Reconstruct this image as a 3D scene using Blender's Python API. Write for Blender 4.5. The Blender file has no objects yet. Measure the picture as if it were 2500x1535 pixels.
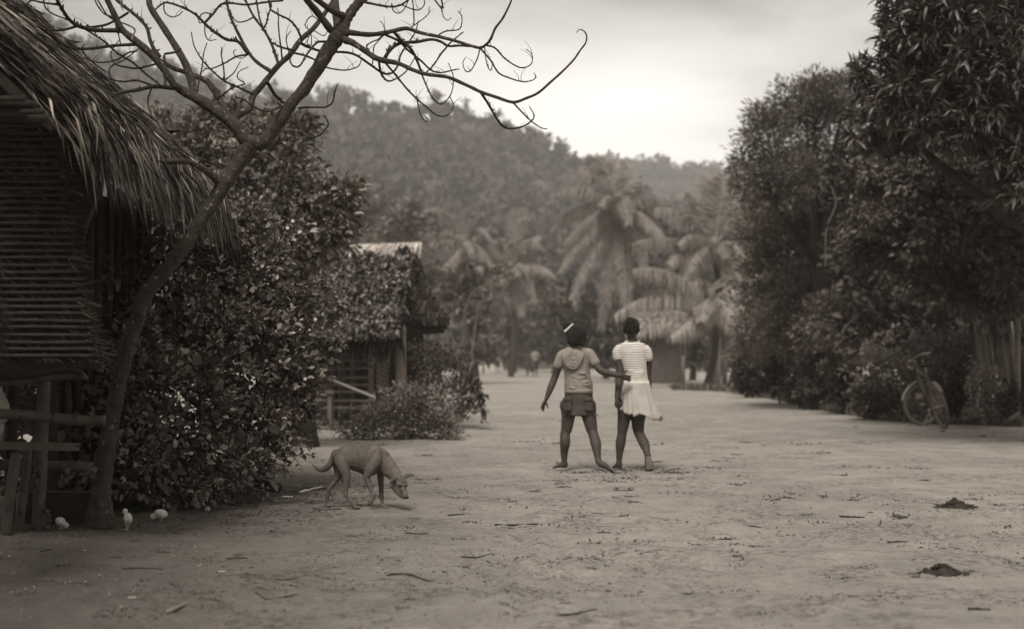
import bpy, math, random
import numpy as np
from mathutils import Vector, Matrix
random.seed(7); rng = np.random.default_rng(7)
sc = bpy.context.scene
C = sc.collection
R = math.radians

# ------------------------------------------------------------------ camera
H = 1.03; LENS = 50.0; FPX = LENS/36*2500; CX, CY = 1250.0, 767.5
PITCH = math.atan((874-CY)/FPX)
cam = bpy.data.cameras.new('camera'); camo = bpy.data.objects.new('camera', cam); C.objects.link(camo)
cam.lens = LENS; cam.sensor_width = 36; cam.clip_start = 0.1; cam.clip_end = 6000
camo.location = (0, 0, H); camo.rotation_euler = (math.pi/2+PITCH, 0, 0)
cam.dof.use_dof = True; cam.dof.focus_distance = 9.4; cam.dof.aperture_fstop = 1.75; cam.dof.aperture_blades = 9
sc.camera = camo

HAZE = 0.0007     # density of the air
# ------------------------------------------------------------------ world: pale overcast sky
SUN_EL, SUN_AZ = 57, -163      # degrees above the horizon, degrees right of the view direction
w = bpy.data.worlds.new('World'); sc.world = w; w.use_nodes = True
nt = w.node_tree; nt.nodes.clear(); N = nt.nodes.new; Lk = nt.links.new
out = N('ShaderNodeOutputWorld'); bg = N('ShaderNodeBackground'); bg.inputs[1].default_value = 0.11
Lk(bg.outputs[0], out.inputs[0])
sky = N('ShaderNodeTexSky'); sky.sky_type = 'NISHITA'; sky.sun_disc = False
sky.sun_elevation = R(SUN_EL); sky.sun_rotation = R(SUN_AZ); sky.dust_density = 4
bw = N('ShaderNodeRGBToBW'); Lk(sky.outputs[0], bw.inputs[0])
tc = N('ShaderNodeTexCoord')
def wmath(op, a, b=None, c=None, clamp=False):
    n = N('ShaderNodeMath'); n.operation = op; n.use_clamp = clamp
    for i, x in enumerate((a, b, c)):
        if x is None: continue
        if isinstance(x, (int, float)): n.inputs[i].default_value = x
        else: Lk(x, n.inputs[i])
    return n.outputs[0]
mp = N('ShaderNodeMapping'); mp.inputs['Scale'].default_value = (1.1, 1.1, 3.2); Lk(tc.outputs['Generated'], mp.inputs[0])
nz = N('ShaderNodeTexNoise'); nz.inputs['Scale'].default_value = 2.9; nz.inputs['Detail'].default_value = 6; nz.inputs['Roughness'].default_value = 0.45
nz.inputs['Distortion'].default_value = 0.35
Lk(mp.outputs[0], nz.inputs[0])
# brightest where the low sun stands behind the cloud, just over the far ridge
dot = N('ShaderNodeVectorMath'); dot.operation = 'DOT_PRODUCT'; Lk(tc.outputs['Generated'], dot.inputs[0])
gd = Vector((0.085, 1.0, 0.155)).normalized(); dot.inputs[1].default_value = gd
g1 = wmath('POWER', wmath('MAXIMUM', dot.outputs['Value'], 0.0), 60.0)
g2 = wmath('POWER', wmath('MAXIMUM', dot.outputs['Value'], 0.0), 5.0)
cl = wmath('MULTIPLY_ADD', wmath('SUBTRACT', nz.outputs[0], 0.5), 17.0, 3.6)
cl = wmath('MULTIPLY_ADD', g1, 2.3, cl); cl = wmath('MULTIPLY_ADD', g2, 1.1, cl)
sep = N('ShaderNodeSeparateXYZ'); Lk(tc.outputs['Generated'], sep.inputs[0])
el = N('ShaderNodeMapRange'); el.interpolation_type = 'SMOOTHSTEP'; Lk(sep.outputs[2], el.inputs[0])
for i, x in zip((1, 2, 3, 4), (0.06, 0.34, 1.0, 0.80)): el.inputs[i].default_value = x
cl = wmath('MULTIPLY', cl, el.outputs[0])
tot = wmath('MULTIPLY_ADD', bw.outputs[0], 0.08, cl)
cmb = N('ShaderNodeVectorMath'); cmb.operation = 'SCALE'; cmb.inputs[0].default_value = (1.04, 1.0, 0.935); Lk(tot, cmb.inputs['Scale'])
Lk(cmb.outputs[0], bg.inputs[0])
sun = bpy.data.lights.new('sun', 'SUN'); suno = bpy.data.objects.new('sun', sun); C.objects.link(suno)
sun.energy = 2.7; sun.angle = R(20); sun.color = (1.0, 0.975, 0.93)
sd = Vector((math.sin(R(SUN_AZ))*math.cos(R(SUN_EL)), math.cos(R(SUN_AZ))*math.cos(R(SUN_EL)), math.sin(R(SUN_EL))))
suno.rotation_euler = (-sd).to_track_quat('-Z', 'Y').to_euler(); suno.location = (0, 0, 40)
sc.view_settings.view_transform = 'Standard'; sc.view_settings.look = 'None'
sc.view_settings.exposure = 0.36; sc.view_settings.gamma = 1.0; sc.view_settings.use_curve_mapping = False
sc.cycles.use_denoising = True; sc.cycles.max_bounces = 6; sc.cycles.diffuse_bounces = 3; sc.cycles.glossy_bounces = 2
sc.cycles.transmission_bounces = 3; sc.cycles.volume_bounces = 2; sc.cycles.caustics_reflective = False; sc.cycles.caustics_refractive = False

# ------------------------------------------------------------------ helpers
def P(u, v, d):
    """world point that stands at distance d (along +Y) on the line of sight of photograph pixel (u, v)"""
    a = (u-CX)/FPX; b = (CY-v)/FPX
    dy = math.cos(PITCH)-b*math.sin(PITCH); dz = math.sin(PITCH)+b*math.cos(PITCH)
    s = d/dy
    return Vector((a*s, d, H+dz*s))
def G(u, v, h=0.0):
    b = (CY-v)/FPX
    dy = math.cos(PITCH)-b*math.sin(PITCH); dz = math.sin(PITCH)+b*math.cos(PITCH)
    s = (h-H)/dz
    return Vector(((u-CX)/FPX*s, dy*s, h))
def px(d): return d/FPX

def tint(v):
    k = max(0.0, min(1.0, (math.log10(max(v, .01))+2)/1.9))      # 0 for black .. 1 for white
    return (v*(1.35-0.27*k), v, v*(0.73+0.18*k), 1)
MATS = {}
def mat(name, v, var=0.25, scale=6.0, rough=0.85, bump=0.0, bscale=None, island=0.0, stretch=(1, 1, 1), transl=0.0, v2=None, spec=0.3, metal=0.0, thr=0.55, soft=.08, detail=6, ipow=1.0):
    """procedural material: albedo v with noise variation; v2 adds patches; island varies each loose piece"""
    if name in MATS: return MATS[name]
    m = bpy.data.materials.new(name); m.use_nodes = True; t = m.node_tree; n = t.nodes; l = t.links
    b = n['Principled BSDF']; b.inputs['Roughness'].default_value = rough; b.inputs['Metallic'].default_value = metal
    b.inputs['Specular IOR Level'].default_value = spec
    co = n.new('ShaderNodeTexCoord'); mpg = n.new('ShaderNodeMapping'); mpg.inputs['Scale'].default_value = stretch
    l.new(co.outputs['Object'], mpg.inputs[0])
    no = n.new('ShaderNodeTexNoise'); no.inputs['Scale'].default_value = scale; no.inputs['Detail'].default_value = detail; no.inputs['Roughness'].default_value = .6
    l.new(mpg.outputs[0], no.inputs[0])
    mr = n.new('ShaderNodeMapRange'); mr.inputs[1].default_value = .3; mr.inputs[2].default_value = .7
    mr.inputs[3].default_value = 1-var; mr.inputs[4].default_value = 1+var
    l.new(no.outputs[0], mr.inputs[0]); fac = mr.outputs[0]
    if island:
        ge = n.new('ShaderNodeNewGeometry'); m2 = n.new('ShaderNodeMapRange'); m2.inputs[3].default_value = 1-island; m2.inputs[4].default_value = 1+island
        pw = n.new('ShaderNodeMath'); pw.operation = 'POWER'; pw.inputs[1].default_value = ipow; l.new(ge.outputs['Random Per Island'], pw.inputs[0]); l.new(pw.outputs[0], m2.inputs[0])
        if ipow != 1: m2.inputs[4].default_value = 1+island*3.2
        mu = n.new('ShaderNodeMath'); mu.operation = 'MULTIPLY'; l.new(fac, mu.inputs[0]); l.new(m2.outputs[0], mu.inputs[1]); fac = mu.outputs[0]
        oi = n.new('ShaderNodeObjectInfo'); m3 = n.new('ShaderNodeMapRange'); m3.inputs[3].default_value = 1-island*.5; m3.inputs[4].default_value = 1+island*.5
        l.new(oi.outputs['Random'], m3.inputs[0])
        mu = n.new('ShaderNodeMath'); mu.operation = 'MULTIPLY'; l.new(fac, mu.inputs[0]); l.new(m3.outputs[0], mu.inputs[1]); fac = mu.outputs[0]
    col = n.new('ShaderNodeRGB'); col.outputs[0].default_value = tint(v); cout = col.outputs[0]
    if v2 is not None:
        nn = n.new('ShaderNodeTexNoise'); nn.inputs['Scale'].default_value = scale*2.3; nn.inputs['Detail'].default_value = 8; nn.inputs['Roughness'].default_value = .7
        l.new(mpg.outputs[0], nn.inputs[0])
        r2 = n.new('ShaderNodeMapRange'); r2.inputs[1].default_value = thr; r2.inputs[2].default_value = thr+soft; l.new(nn.outputs[0], r2.inputs[0])
        mx = n.new('ShaderNodeMix'); mx.data_type = 'RGBA'; l.new(r2.outputs[0], mx.inputs[0]); l.new(cout, mx.inputs[6]); mx.inputs[7].default_value = tint(v2); cout = mx.outputs[2]
    vm = n.new('ShaderNodeVectorMath'); vm.operation = 'SCALE'; l.new(cout, vm.inputs[0]); l.new(fac, vm.inputs['Scale'])
    l.new(vm.outputs[0], b.inputs['Base Color'])
    if bump:
        nb = n.new('ShaderNodeTexNoise'); nb.inputs['Scale'].default_value = bscale or scale*4; nb.inputs['Detail'].default_value = 8; nb.inputs['Roughness'].default_value = .65
        l.new(mpg.outputs[0], nb.inputs[0])
        bp = n.new('ShaderNodeBump'); bp.inputs['Strength'].default_value = bump; bp.inputs['Distance'].default_value = .02
        l.new(nb.outputs[0], bp.inputs['Height']); l.new(bp.outputs[0], b.inputs['Normal'])
    if transl:
        tr = n.new('ShaderNodeBsdfTranslucent'); l.new(vm.outputs[0], tr.inputs[0]); ms = n.new('ShaderNodeMixShader'); ms.inputs[0].default_value = transl
        l.new(b.outputs[0], ms.inputs[1]); l.new(tr.outputs[0], ms.inputs[2]); l.new(ms.outputs[0], n['Material Output'].inputs[0])
    MATS[name] = m; return m

def tag(o, label=None, cat=None, group=None, kind=None):
    if label: o['label'] = label
    if cat: o['category'] = cat
    if group: o['group'] = group
    if kind: o['kind'] = kind
    return o
def empty(name, loc, label, cat, group=None):
    o = bpy.data.objects.new(name, None); C.objects.link(o); o.location = loc; o.empty_display_size = .1
    return tag(o, label, cat, group)
def link(name, me, parent=None, m=None):
    o = bpy.data.objects.new(name, me); C.objects.link(o)
    if m is not None and not me.materials: me.materials.append(m)
    if parent is not None:
        o.parent = parent; o.matrix_parent_inverse = Matrix.Translation(parent_origin(parent)).inverted()
    return o
def parent_origin(p):
    # parts are meshes over world coordinates: undo only a top-level parent's own offset
    return Vector(p.location) if p.parent is None else Vector((0, 0, 0))
def pyobj(name, V, F, m, parent=None, smooth=True):
    me = bpy.data.meshes.new(name)
    if isinstance(F, np.ndarray):
        k = F.shape[1]; me.vertices.add(len(V)); me.vertices.foreach_set('co', np.asarray(V, np.float32).ravel())
        me.loops.add(F.size); me.loops.foreach_set('vertex_index', F.astype(np.int32).ravel())
        me.polygons.add(len(F)); me.polygons.foreach_set('loop_start', np.arange(0, F.size, k, dtype=np.int32))
        me.update(calc_edges=True)
    else:
        me.from_pydata([tuple(v) for v in V], [], F)
    if smooth: me.polygons.foreach_set('use_smooth', np.ones(len(me.polygons), bool))
    me.materials.append(m)
    return link(name, me, parent)

class Acc:
    """collects closed pieces of surface"""
    def __init__(s): s.V = []; s.F = []
    def add(s, V, F):
        o = len(s.V); s.V += [tuple(v) for v in V]; s.F += [tuple(i+o for i in f) for f in F]
    def box(s, c, size, rot=None):
        V = []
        for x in (-.5, .5):
            for y in (-.5, .5):
                for z in (-.5, .5):
                    p = Vector((x*size[0], y*size[1], z*size[2])); p = rot @ p if rot else p
                    V.append(p+Vector(c))
        s.add(V, [(0, 1, 3, 2), (4, 6, 7, 5), (0, 4, 5, 1), (2, 3, 7, 6), (0, 2, 6, 4), (1, 5, 7, 3)])
    def ell(s, c, r, rot=None, nu=18, nv=12):
        V = []; F = []
        r = (r, r, r) if isinstance(r, (int, float)) else r
        for j in range(nv+1):
            th = math.pi*j/nv
            for i in range(nu):
                ph = 2*math.pi*i/nu
                p = Vector((r[0]*math.sin(th)*math.cos(ph), r[1]*math.sin(th)*math.sin(ph), r[2]*math.cos(th)))
                V.append((rot @ p if rot else p)+Vector(c))
        for j in range(nv):
            for i in range(nu):
                F.append((j*nu+i, (j+1)*nu+i, (j+1)*nu+(i+1) % nu, j*nu+(i+1) % nu))
        s.add(V, F)
    def tube(s, pts, rad, n=10, side=None, cap=True, flat=False):
        pts = [Vector(p) for p in pts]; m = len(pts)
        rad = [rad]*m if isinstance(rad, (int, float)) else list(rad)
        rad = [(r, r) if isinstance(r, (int, float)) else r for r in rad]
        tans = [(pts[min(i+1, m-1)]-pts[max(i-1, 0)]).normalized() for i in range(m)]
        sd = Vector(side) if side is not None else (Vector((0, 0, 1)) if abs(tans[0].z) < .9 else Vector((1, 0, 0)))
        rings = []
        for i in range(m):
            t = tans[i]; a = sd-t*sd.dot(t)
            if a.length < 1e-4: a = t.orthogonal()
            a.normalize(); bb = t.cross(a)
            if side is None: sd = a
            rings.append((pts[i], a, bb, rad[i], t))
        if cap and not flat:
            p, a, bb, r, t = rings[0]; q = min(r)
            ex = [(p-t*q*math.sin(x), a, bb, (r[0]*math.cos(x), r[1]*math.cos(x)), t) for x in (1.35, .85, .4)]
            rings = ex+rings
            p, a, bb, r, t = rings[-1]; q = min(r)
            rings += [(p+t*q*math.sin(x), a, bb, (r[0]*math.cos(x), r[1]*math.cos(x)), t) for x in (.4, .85, 1.35)]
        V = []; F = []
        for (p, a, bb, r, t) in rings:
            for k in range(n):
                x = 2*math.pi*k/n; V.append(p+a*math.cos(x)*r[0]+bb*math.sin(x)*r[1])
        for j in range(len(rings)-1):
            for k in range(n):
                F.append((j*n+k, j*n+(k+1) % n, (j+1)*n+(k+1) % n, (j+1)*n+k))
        if cap:
            F.append(tuple(range(n-1, -1, -1))); F.append(tuple((len(rings)-1)*n+k for k in range(n)))
        s.add(V, F)
    def obj(s, name, m, parent=None, smooth=True):
        return pyobj(name, s.V, s.F, m, parent, smooth)
    def solid(s, name, m, parent=None, voxel=.006, it=3, fac=.5):
        """fuse the pieces into ONE continuous surface"""
        me = bpy.data.meshes.new('tmp'); me.from_pydata(s.V, [], s.F); me.update()
        t = bpy.data.objects.new('tmp', me); C.objects.link(t)
        md = t.modifiers.new('r', 'REMESH'); md.mode = 'VOXEL'; md.voxel_size = voxel; md.use_smooth_shade = True
        ms = t.modifiers.new('s', 'SMOOTH'); ms.factor = fac; ms.iterations = it
        dg = bpy.context.evaluated_depsgraph_get(); dg.update()
        res = bpy.data.meshes.new_from_object(t.evaluated_get(dg)); res.name = name
        bpy.data.objects.remove(t); bpy.data.meshes.remove(me)
        res.polygons.foreach_set('use_smooth', np.ones(len(res.polygons), bool))
        res.materials.clear(); res.materials.append(m)
        return link(name, res, parent)

def curve(pts, n=6):
    """Catmull-Rom through points (tuples of any length)"""
    pts = [np.array(p, float) for p in pts]
    if len(pts) < 3: 
        return [pts[0]+(pts[-1]-pts[0])*i/n for i in range(n+1)]
    q = [2*pts[0]-pts[1]]+pts+[2*pts[-1]-pts[-2]]; o = []
    for i in range(1, len(q)-2):
        a, b, c, d = q[i-1:i+3]
        for k in range(n):
            t = k/n; o.append(.5*((2*b)+(-a+c)*t+(2*a-5*b+4*c-d)*t*t+(-a+3*b-3*c+d)*t**3))
    o.append(pts[-1]); return o

# value noise on the plane
def vnoise(x, y, seed=0):
    x = np.asarray(x, float); y = np.asarray(y, float)
    xi = np.floor(x).astype(np.int64); yi = np.floor(y).astype(np.int64); fx = x-xi; fy = y-yi
    def h(a, b):
        k = (a*374761393+b*668265263+seed*982451653) & 0xffffffff
        k = ((k ^ (k >> 13))*1274126177) & 0xffffffff
        return ((k ^ (k >> 16)) & 0xffff)/65535.0
    sx = fx*fx*(3-2*fx); sy = fy*fy*(3-2*fy)
    return (h(xi, yi)*(1-sx)+h(xi+1, yi)*sx)*(1-sy)+(h(xi, yi+1)*(1-sx)+h(xi+1, yi+1)*sx)*sy
def fbm(x, y, seed=0, o=3):
    s = 0; a = 1; t = 0
    for k in range(o):
        s = s+a*vnoise(x*2**k, y*2**k, seed+k*17); t += a; a *= .5
    return s/t
LOWS = [(2012, 1362, .20, .022), (2125, 1395, .14, .016), (1310, 1405, .20, .014), (330, 1475, .55, .045), (180, 1500, .6, .03), (1010, 1470, .3, .018),
        (1600, 1148, .25, .012), (1420, 1490, .3, .014), (2000, 1500, .35, .02), (1180, 1500, .3, .015), (620, 1430, .25, .012)]
LOWS = [(G(u, v).x, G(u, v).y, r, h) for u, v, r, h in LOWS]
RUTS = [tuple(G(*p)[:2])+tuple(G(*q)[:2]) for p, q in (((1080, 1600), (1290, 1300)), ((1210, 1600), (1380, 1310)), ((1500, 1150), (2300, 1290)), ((100, 1500), (640, 1420)))]
def gz(x, y):
    x = np.asarray(x, float); y = np.asarray(y, float)
    near = np.clip((16-y)/8, 0.25, 1)
    z = (fbm(x*.55, y*.55, 3)-.5)*.035
    tr = np.clip((fbm(x*.9, y*.7, 11)-.47)*5, 0, 1)                    # trampled patches
    z = z+tr*(fbm(x*6, y*6, 21, 3)-.5)*.085*near+(fbm(x*2.2, y*2.2, 5, 2)-.5)*.012*near
    for a0, b0, a1, b1 in RUTS:                                          # shallow wheel tracks
        L_ = math.hypot(a1-a0, b1-b0); t_ = np.clip(((x-a0)*(a1-a0)+(y-b0)*(b1-b0))/L_**2, 0, 1); q = np.hypot(x-a0-t_*(a1-a0), y-b0-t_*(b1-b0))+(fbm(x*1.5, y*1.5, 8, 2)-.5)*.12
        z = z-.016*np.exp(-(q/.05)**2)+.009*np.exp(-((np.abs(q)-.10)/.04)**2)*(.4+fbm(x*12, y*12, 4, 2))
    for a, b, r, h in LOWS:
        q = ((x-a)/r)**2+((y-b)/(r*1.1))**2
        z = z+h*np.exp(-q)*(.55+.9*fbm(x*9, y*9, 31, 2))
    return z*np.clip((y-2)/2, 0, 1)
def gzf(p): return float(gz(p[0], p[1]))

# ---- foliage: thousands of leaves in one mesh
LEAF_OVAL = (np.array([(0, 0, 0), (0, .38, -.03), (0, .72, -.06), (0, 1, -.16), (-.30, .32, .07), (-.24, .68, .02), (.30, .32, .07), (.24, .68, .02)]),
             np.array([(0, 1, 4), (1, 2, 5), (1, 5, 4), (2, 3, 5), (0, 6, 1), (1, 7, 2), (1, 6, 7), (2, 7, 3)]))
LEAF_DIA = (np.array([(0, 0, 0), (-.26, .45, .09), (0, 1, -.08), (.26, .45, .09)]), np.array([(0, 2, 1), (0, 3, 2)]))
LEAF_LONG = (np.array([(0, 0, 0), (-.085, .3, .03), (.085, .3, .03), (-.08, .65, -.02), (.08, .65, -.02), (0, 1, -.2), (0, .45, -.02)]),
             np.array([(0, 6, 1), (0, 2, 6), (1, 6, 3), (6, 2, 4), (6, 4, 3), (3, 4, 5)]))
LEAF_LANCE = (np.array([(0, 0, 0), (-.14, .45, .05), (0, .5, -.02), (.14, .45, .05), (0, 1, -.12)]), np.array([(0, 2, 1), (0, 3, 2), (1, 2, 4), (2, 3, 4)]))
def frames(Y, up=None):
    Y = Y/np.linalg.norm(Y, axis=1, keepdims=True)
    U = np.tile(np.array([0, 0, 1.0]), (len(Y), 1)) if up is None else up
    X = np.cross(Y, U); ln = np.linalg.norm(X, axis=1, keepdims=True); X = np.where(ln > 1e-3, X/np.maximum(ln, 1e-3), np.array([1.0, 0, 0]))
    Z = np.cross(X, Y)
    return np.stack([X, Y, Z], axis=2)       # columns
def leafmesh(name, tpl, pos, Y, size, m, parent=None, roll=.6, up=None, smooth=False, kind=None):
    n = len(pos)
    upn = np.tile(np.array([0, 0, 1.0]), (n, 1)) if up is None else up
    upn = upn+rng.normal(0, roll, (n, 3)); M = frames(Y, upn)
    V = np.einsum('nij,kj->nki', M, tpl[0])*np.asarray(size).reshape(-1, 1, 1)+pos[:, None, :]
    F = tpl[1][None]+np.arange(n)[:, None, None]*len(tpl[0])
    o = pyobj(name, V.reshape(-1, 3), F.reshape(-1, tpl[1].shape[1]), m, parent, smooth)
    if kind: o['kind'] = kind
    return o
def single_leaves(tpl, pos, Y, size, m, parent, name='leaf', roll=.5):
    """leaves large enough to pick apart: an object each, one shared mesh"""
    base = bpy.data.meshes.new(name); base.from_pydata([tuple(v) for v in tpl[0]], [], [tuple(int(i) for i in f) for f in tpl[1]]); base.materials.append(m)
    M = frames(Y, np.tile(np.array([0, 0, 1.0]), (len(pos), 1))+rng.normal(0, roll, (len(pos), 3)))
    off = parent_origin(parent)
    for i in range(len(pos)):
        o = bpy.data.objects.new(name, base); C.objects.link(o); o.parent = parent
        mm = Matrix([list(M[i][r]*float(size[i]))+[float(pos[i][r])-off[r]] for r in range(3)]+[[0, 0, 0, 1]])
        o.matrix_basis = mm
def usphere(n):
    v = rng.normal(size=(n, 3)); return v/np.linalg.norm(v, axis=1, keepdims=True)
def B(u, v, d, ru, rv, k=.8):
    """ellipsoid of foliage seen at (u, v), radii in photograph pixels"""
    c = P(u, v, d); s = px(d); return (np.array(c), np.array([ru*s, (ru+rv)/2*s*k, rv*s]))
def clumps(blobs, dens, shell=.55):
    cs = []; ds = []
    vol = [float(r[0]*r[2]+r[0]*r[1]) for c, r in blobs]
    for (c, r), v in zip(blobs, vol):
        n = max(4, int(dens*v)); dr = usphere(n); rad = 1-shell*rng.random(n)**1.3
        rad = rad*(1+.16*rng.normal(size=n).clip(-1.5, 1.5))
        cs.append(c+dr*r*rad[:, None]); ds.append(dr/ r); 
    cs = np.vstack(cs); ds = np.vstack(ds); ds /= np.linalg.norm(ds, axis=1, keepdims=True)
    k = cs[:, 2] > .03
    return cs[k], ds[k]
def foliage(blobs, dens, per, cr, tpl, size, style='ball', flat=.7, jit=.35):
    """returns leaf positions, directions and sizes"""
    cs, ds = clumps(blobs, dens); n = len(cs)
    rr = cr*(.6+.8*rng.random(n))
    if style == 'rosette':
        pos = np.repeat(cs, per, 0)+rng.normal(0, .02, (n*per, 3))
        Y = usphere(n*per)+np.repeat(ds, per, 0)*.75; Y[:, 2] -= .15; sz = size*(.65+.6*rng.random(n*per))
    else:
        off = usphere(n*per)*(rng.random((n*per, 1))**.5); off[:, 2] *= flat
        pos = np.repeat(cs, per, 0)+off*np.repeat(rr, per)[:, None]
        Y = off*1.0+np.repeat(ds, per, 0)*.5+rng.normal(0, jit, (n*per, 3)); Y[:, 2] += (.1 if style == 'ball' else -.35)
        sz = size*(.5+1.15*rng.random(n*per)**1.6)
    k = pos[:, 2] > .02
    return pos[k], Y[k], sz[k]
def limbs(base, targets, r0, m, parent, name='trunk', fork=.45, sides=8):
    a = Acc(); base = Vector(base); mean = sum((Vector(t) for t in targets), Vector())/len(targets)
    fk = base.lerp(mean, fork)+Vector((random.uniform(-.1, .1), 0, 0)); fk.z = base.z+(mean.z-base.z)*fork*1.1
    pts = curve([tuple(base-Vector((0, 0, .05))), tuple(base.lerp(fk, .5)+Vector((random.uniform(-.08, .08)*r0*8, 0, 0))), tuple(fk)], 4)
    a.tube(pts, [r0*(1.25-.45*i/(len(pts)-1)) for i in range(len(pts))], sides)
    for t in targets:
        t = Vector(t); mid = fk.lerp(t, .5)+Vector((0, 0, -.12*(t-fk).length*random.uniform(-.4, 1)))
        pt = curve([tuple(fk), tuple(mid), tuple(t)], 4)
        a.tube(pt, [r0*(.6-.5*i/(len(pt)-1)) for i in range(len(pt))], 6)
    return a.obj(name, m, parent)
def tree(name, label, cat, group, base, blobs, dens, per, cr, tpl, size, m, wood, style='ball', flat=.7, r0=.12, nl=5, crown='crown', singles=0):
    root = empty(name, base, label, cat, group)
    if r0: limbs(base, [Vector(b[0]) for b in random.sample(blobs, min(nl, len(blobs)))], r0, wood, root)
    pos, Y, sz = foliage(blobs, dens, per, cr, tpl, size, style, flat)
    if singles:
        c = np.array([0, 0, H]); dd = np.linalg.norm(pos-c, axis=1)
        u = pos[:, 0]/pos[:, 1]*FPX+CX
        okk = np.where((u > 0) & (u < 2500))[0]
        # leaves nearest the viewer on each clump show largest
        order = okk[np.argsort(dd[okk]/sz[okk])][:singles*3]; pick = rng.permutation(order)[:singles]
        single_leaves(tpl, pos[pick], Y[pick], sz[pick]*1.05, m, root)
        keep = np.ones(len(pos), bool); keep[pick] = False; pos, Y, sz = pos[keep], Y[keep], sz[keep]
    o = leafmesh(crown, tpl, pos, Y, sz, m, root); o['kind'] = 'stuff'
    return root

# ------------------------------------------------------------------ materials
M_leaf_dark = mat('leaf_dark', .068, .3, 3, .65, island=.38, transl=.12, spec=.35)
M_leaf_mid = mat('leaf_mid', .13, .3, 3, .65, island=.36, transl=.15, spec=.35)
M_leaf_pale = mat('leaf_pale', .16, .25, 3, .6, island=.5, transl=.2)
M_leaf_near = mat('leaf_near', .12, .3, 5, .40, island=.6, transl=.12, spec=.5, ipow=2.2)
M_palm = mat('palm_leaf', .23, .25, 3, .5, island=.35, transl=.2, spec=.4)
M_forest = mat('forest', .06, .45, .12, .9, bump=1.0, bscale=1.2, island=.22, detail=8)
M_bark = mat('bark', .042, .4, 14, .9, bump=1.0, bscale=30, v2=.22, thr=.60, soft=.03)
M_bark_dark = mat('bark_dark', .028, .3, 12, .9, bump=.4, bscale=50)
M_wood = mat('wood_grey', .10, .3, 5, .85, bump=.5, bscale=30, stretch=(1, 1, .2))
M_bamboo = mat('bamboo_weathered', .075, .35, 6, .6, bump=.25, bscale=30, v2=.04)
M_bamboo_far = mat('bamboo_far', .20, .3, 4, .8)
M_thatch = mat('thatch', .11, .3, 8, .7, island=.85, ipow=2.6, transl=.05)
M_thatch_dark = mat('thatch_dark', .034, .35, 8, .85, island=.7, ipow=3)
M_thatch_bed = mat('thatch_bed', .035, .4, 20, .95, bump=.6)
M_thatch_pale = mat('thatch_pale', .42, .25, 8, .8, island=.35)
M_skin = mat('skin', .048, .15, 14, .6, spec=.28)
M_skin_pale = mat('skin_sole', .13, .15, 14, .6)
M_hair = mat('hair', .016, .4, 60, .65, bump=.9, bscale=150)
M_white = mat('white_cloth', .62, .1, 20, .8)
M_dirt = mat('dirt_clod', .075, .45, 30, .95, bump=.6, island=.4)
M_stick = mat('stick', .036, .4, 20, .9, bump=.3, island=.4)
M_scrap = mat('scrap', .70, .15, 20, .8)
M_chick = mat('chick_down', .62, .22, 60, .95, bump=.5, bscale=220)
M_dark = mat('dark_matter', .02, .3, 10, .8)
M_metal = mat('metal_bright', .30, .1, 20, .4, metal=.6)
M_rubber = mat('rubber', .05, .25, 20, .8)
M_paint = mat('bicycle_paint', .10, .2, 20, .4)
M_fur = None

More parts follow.
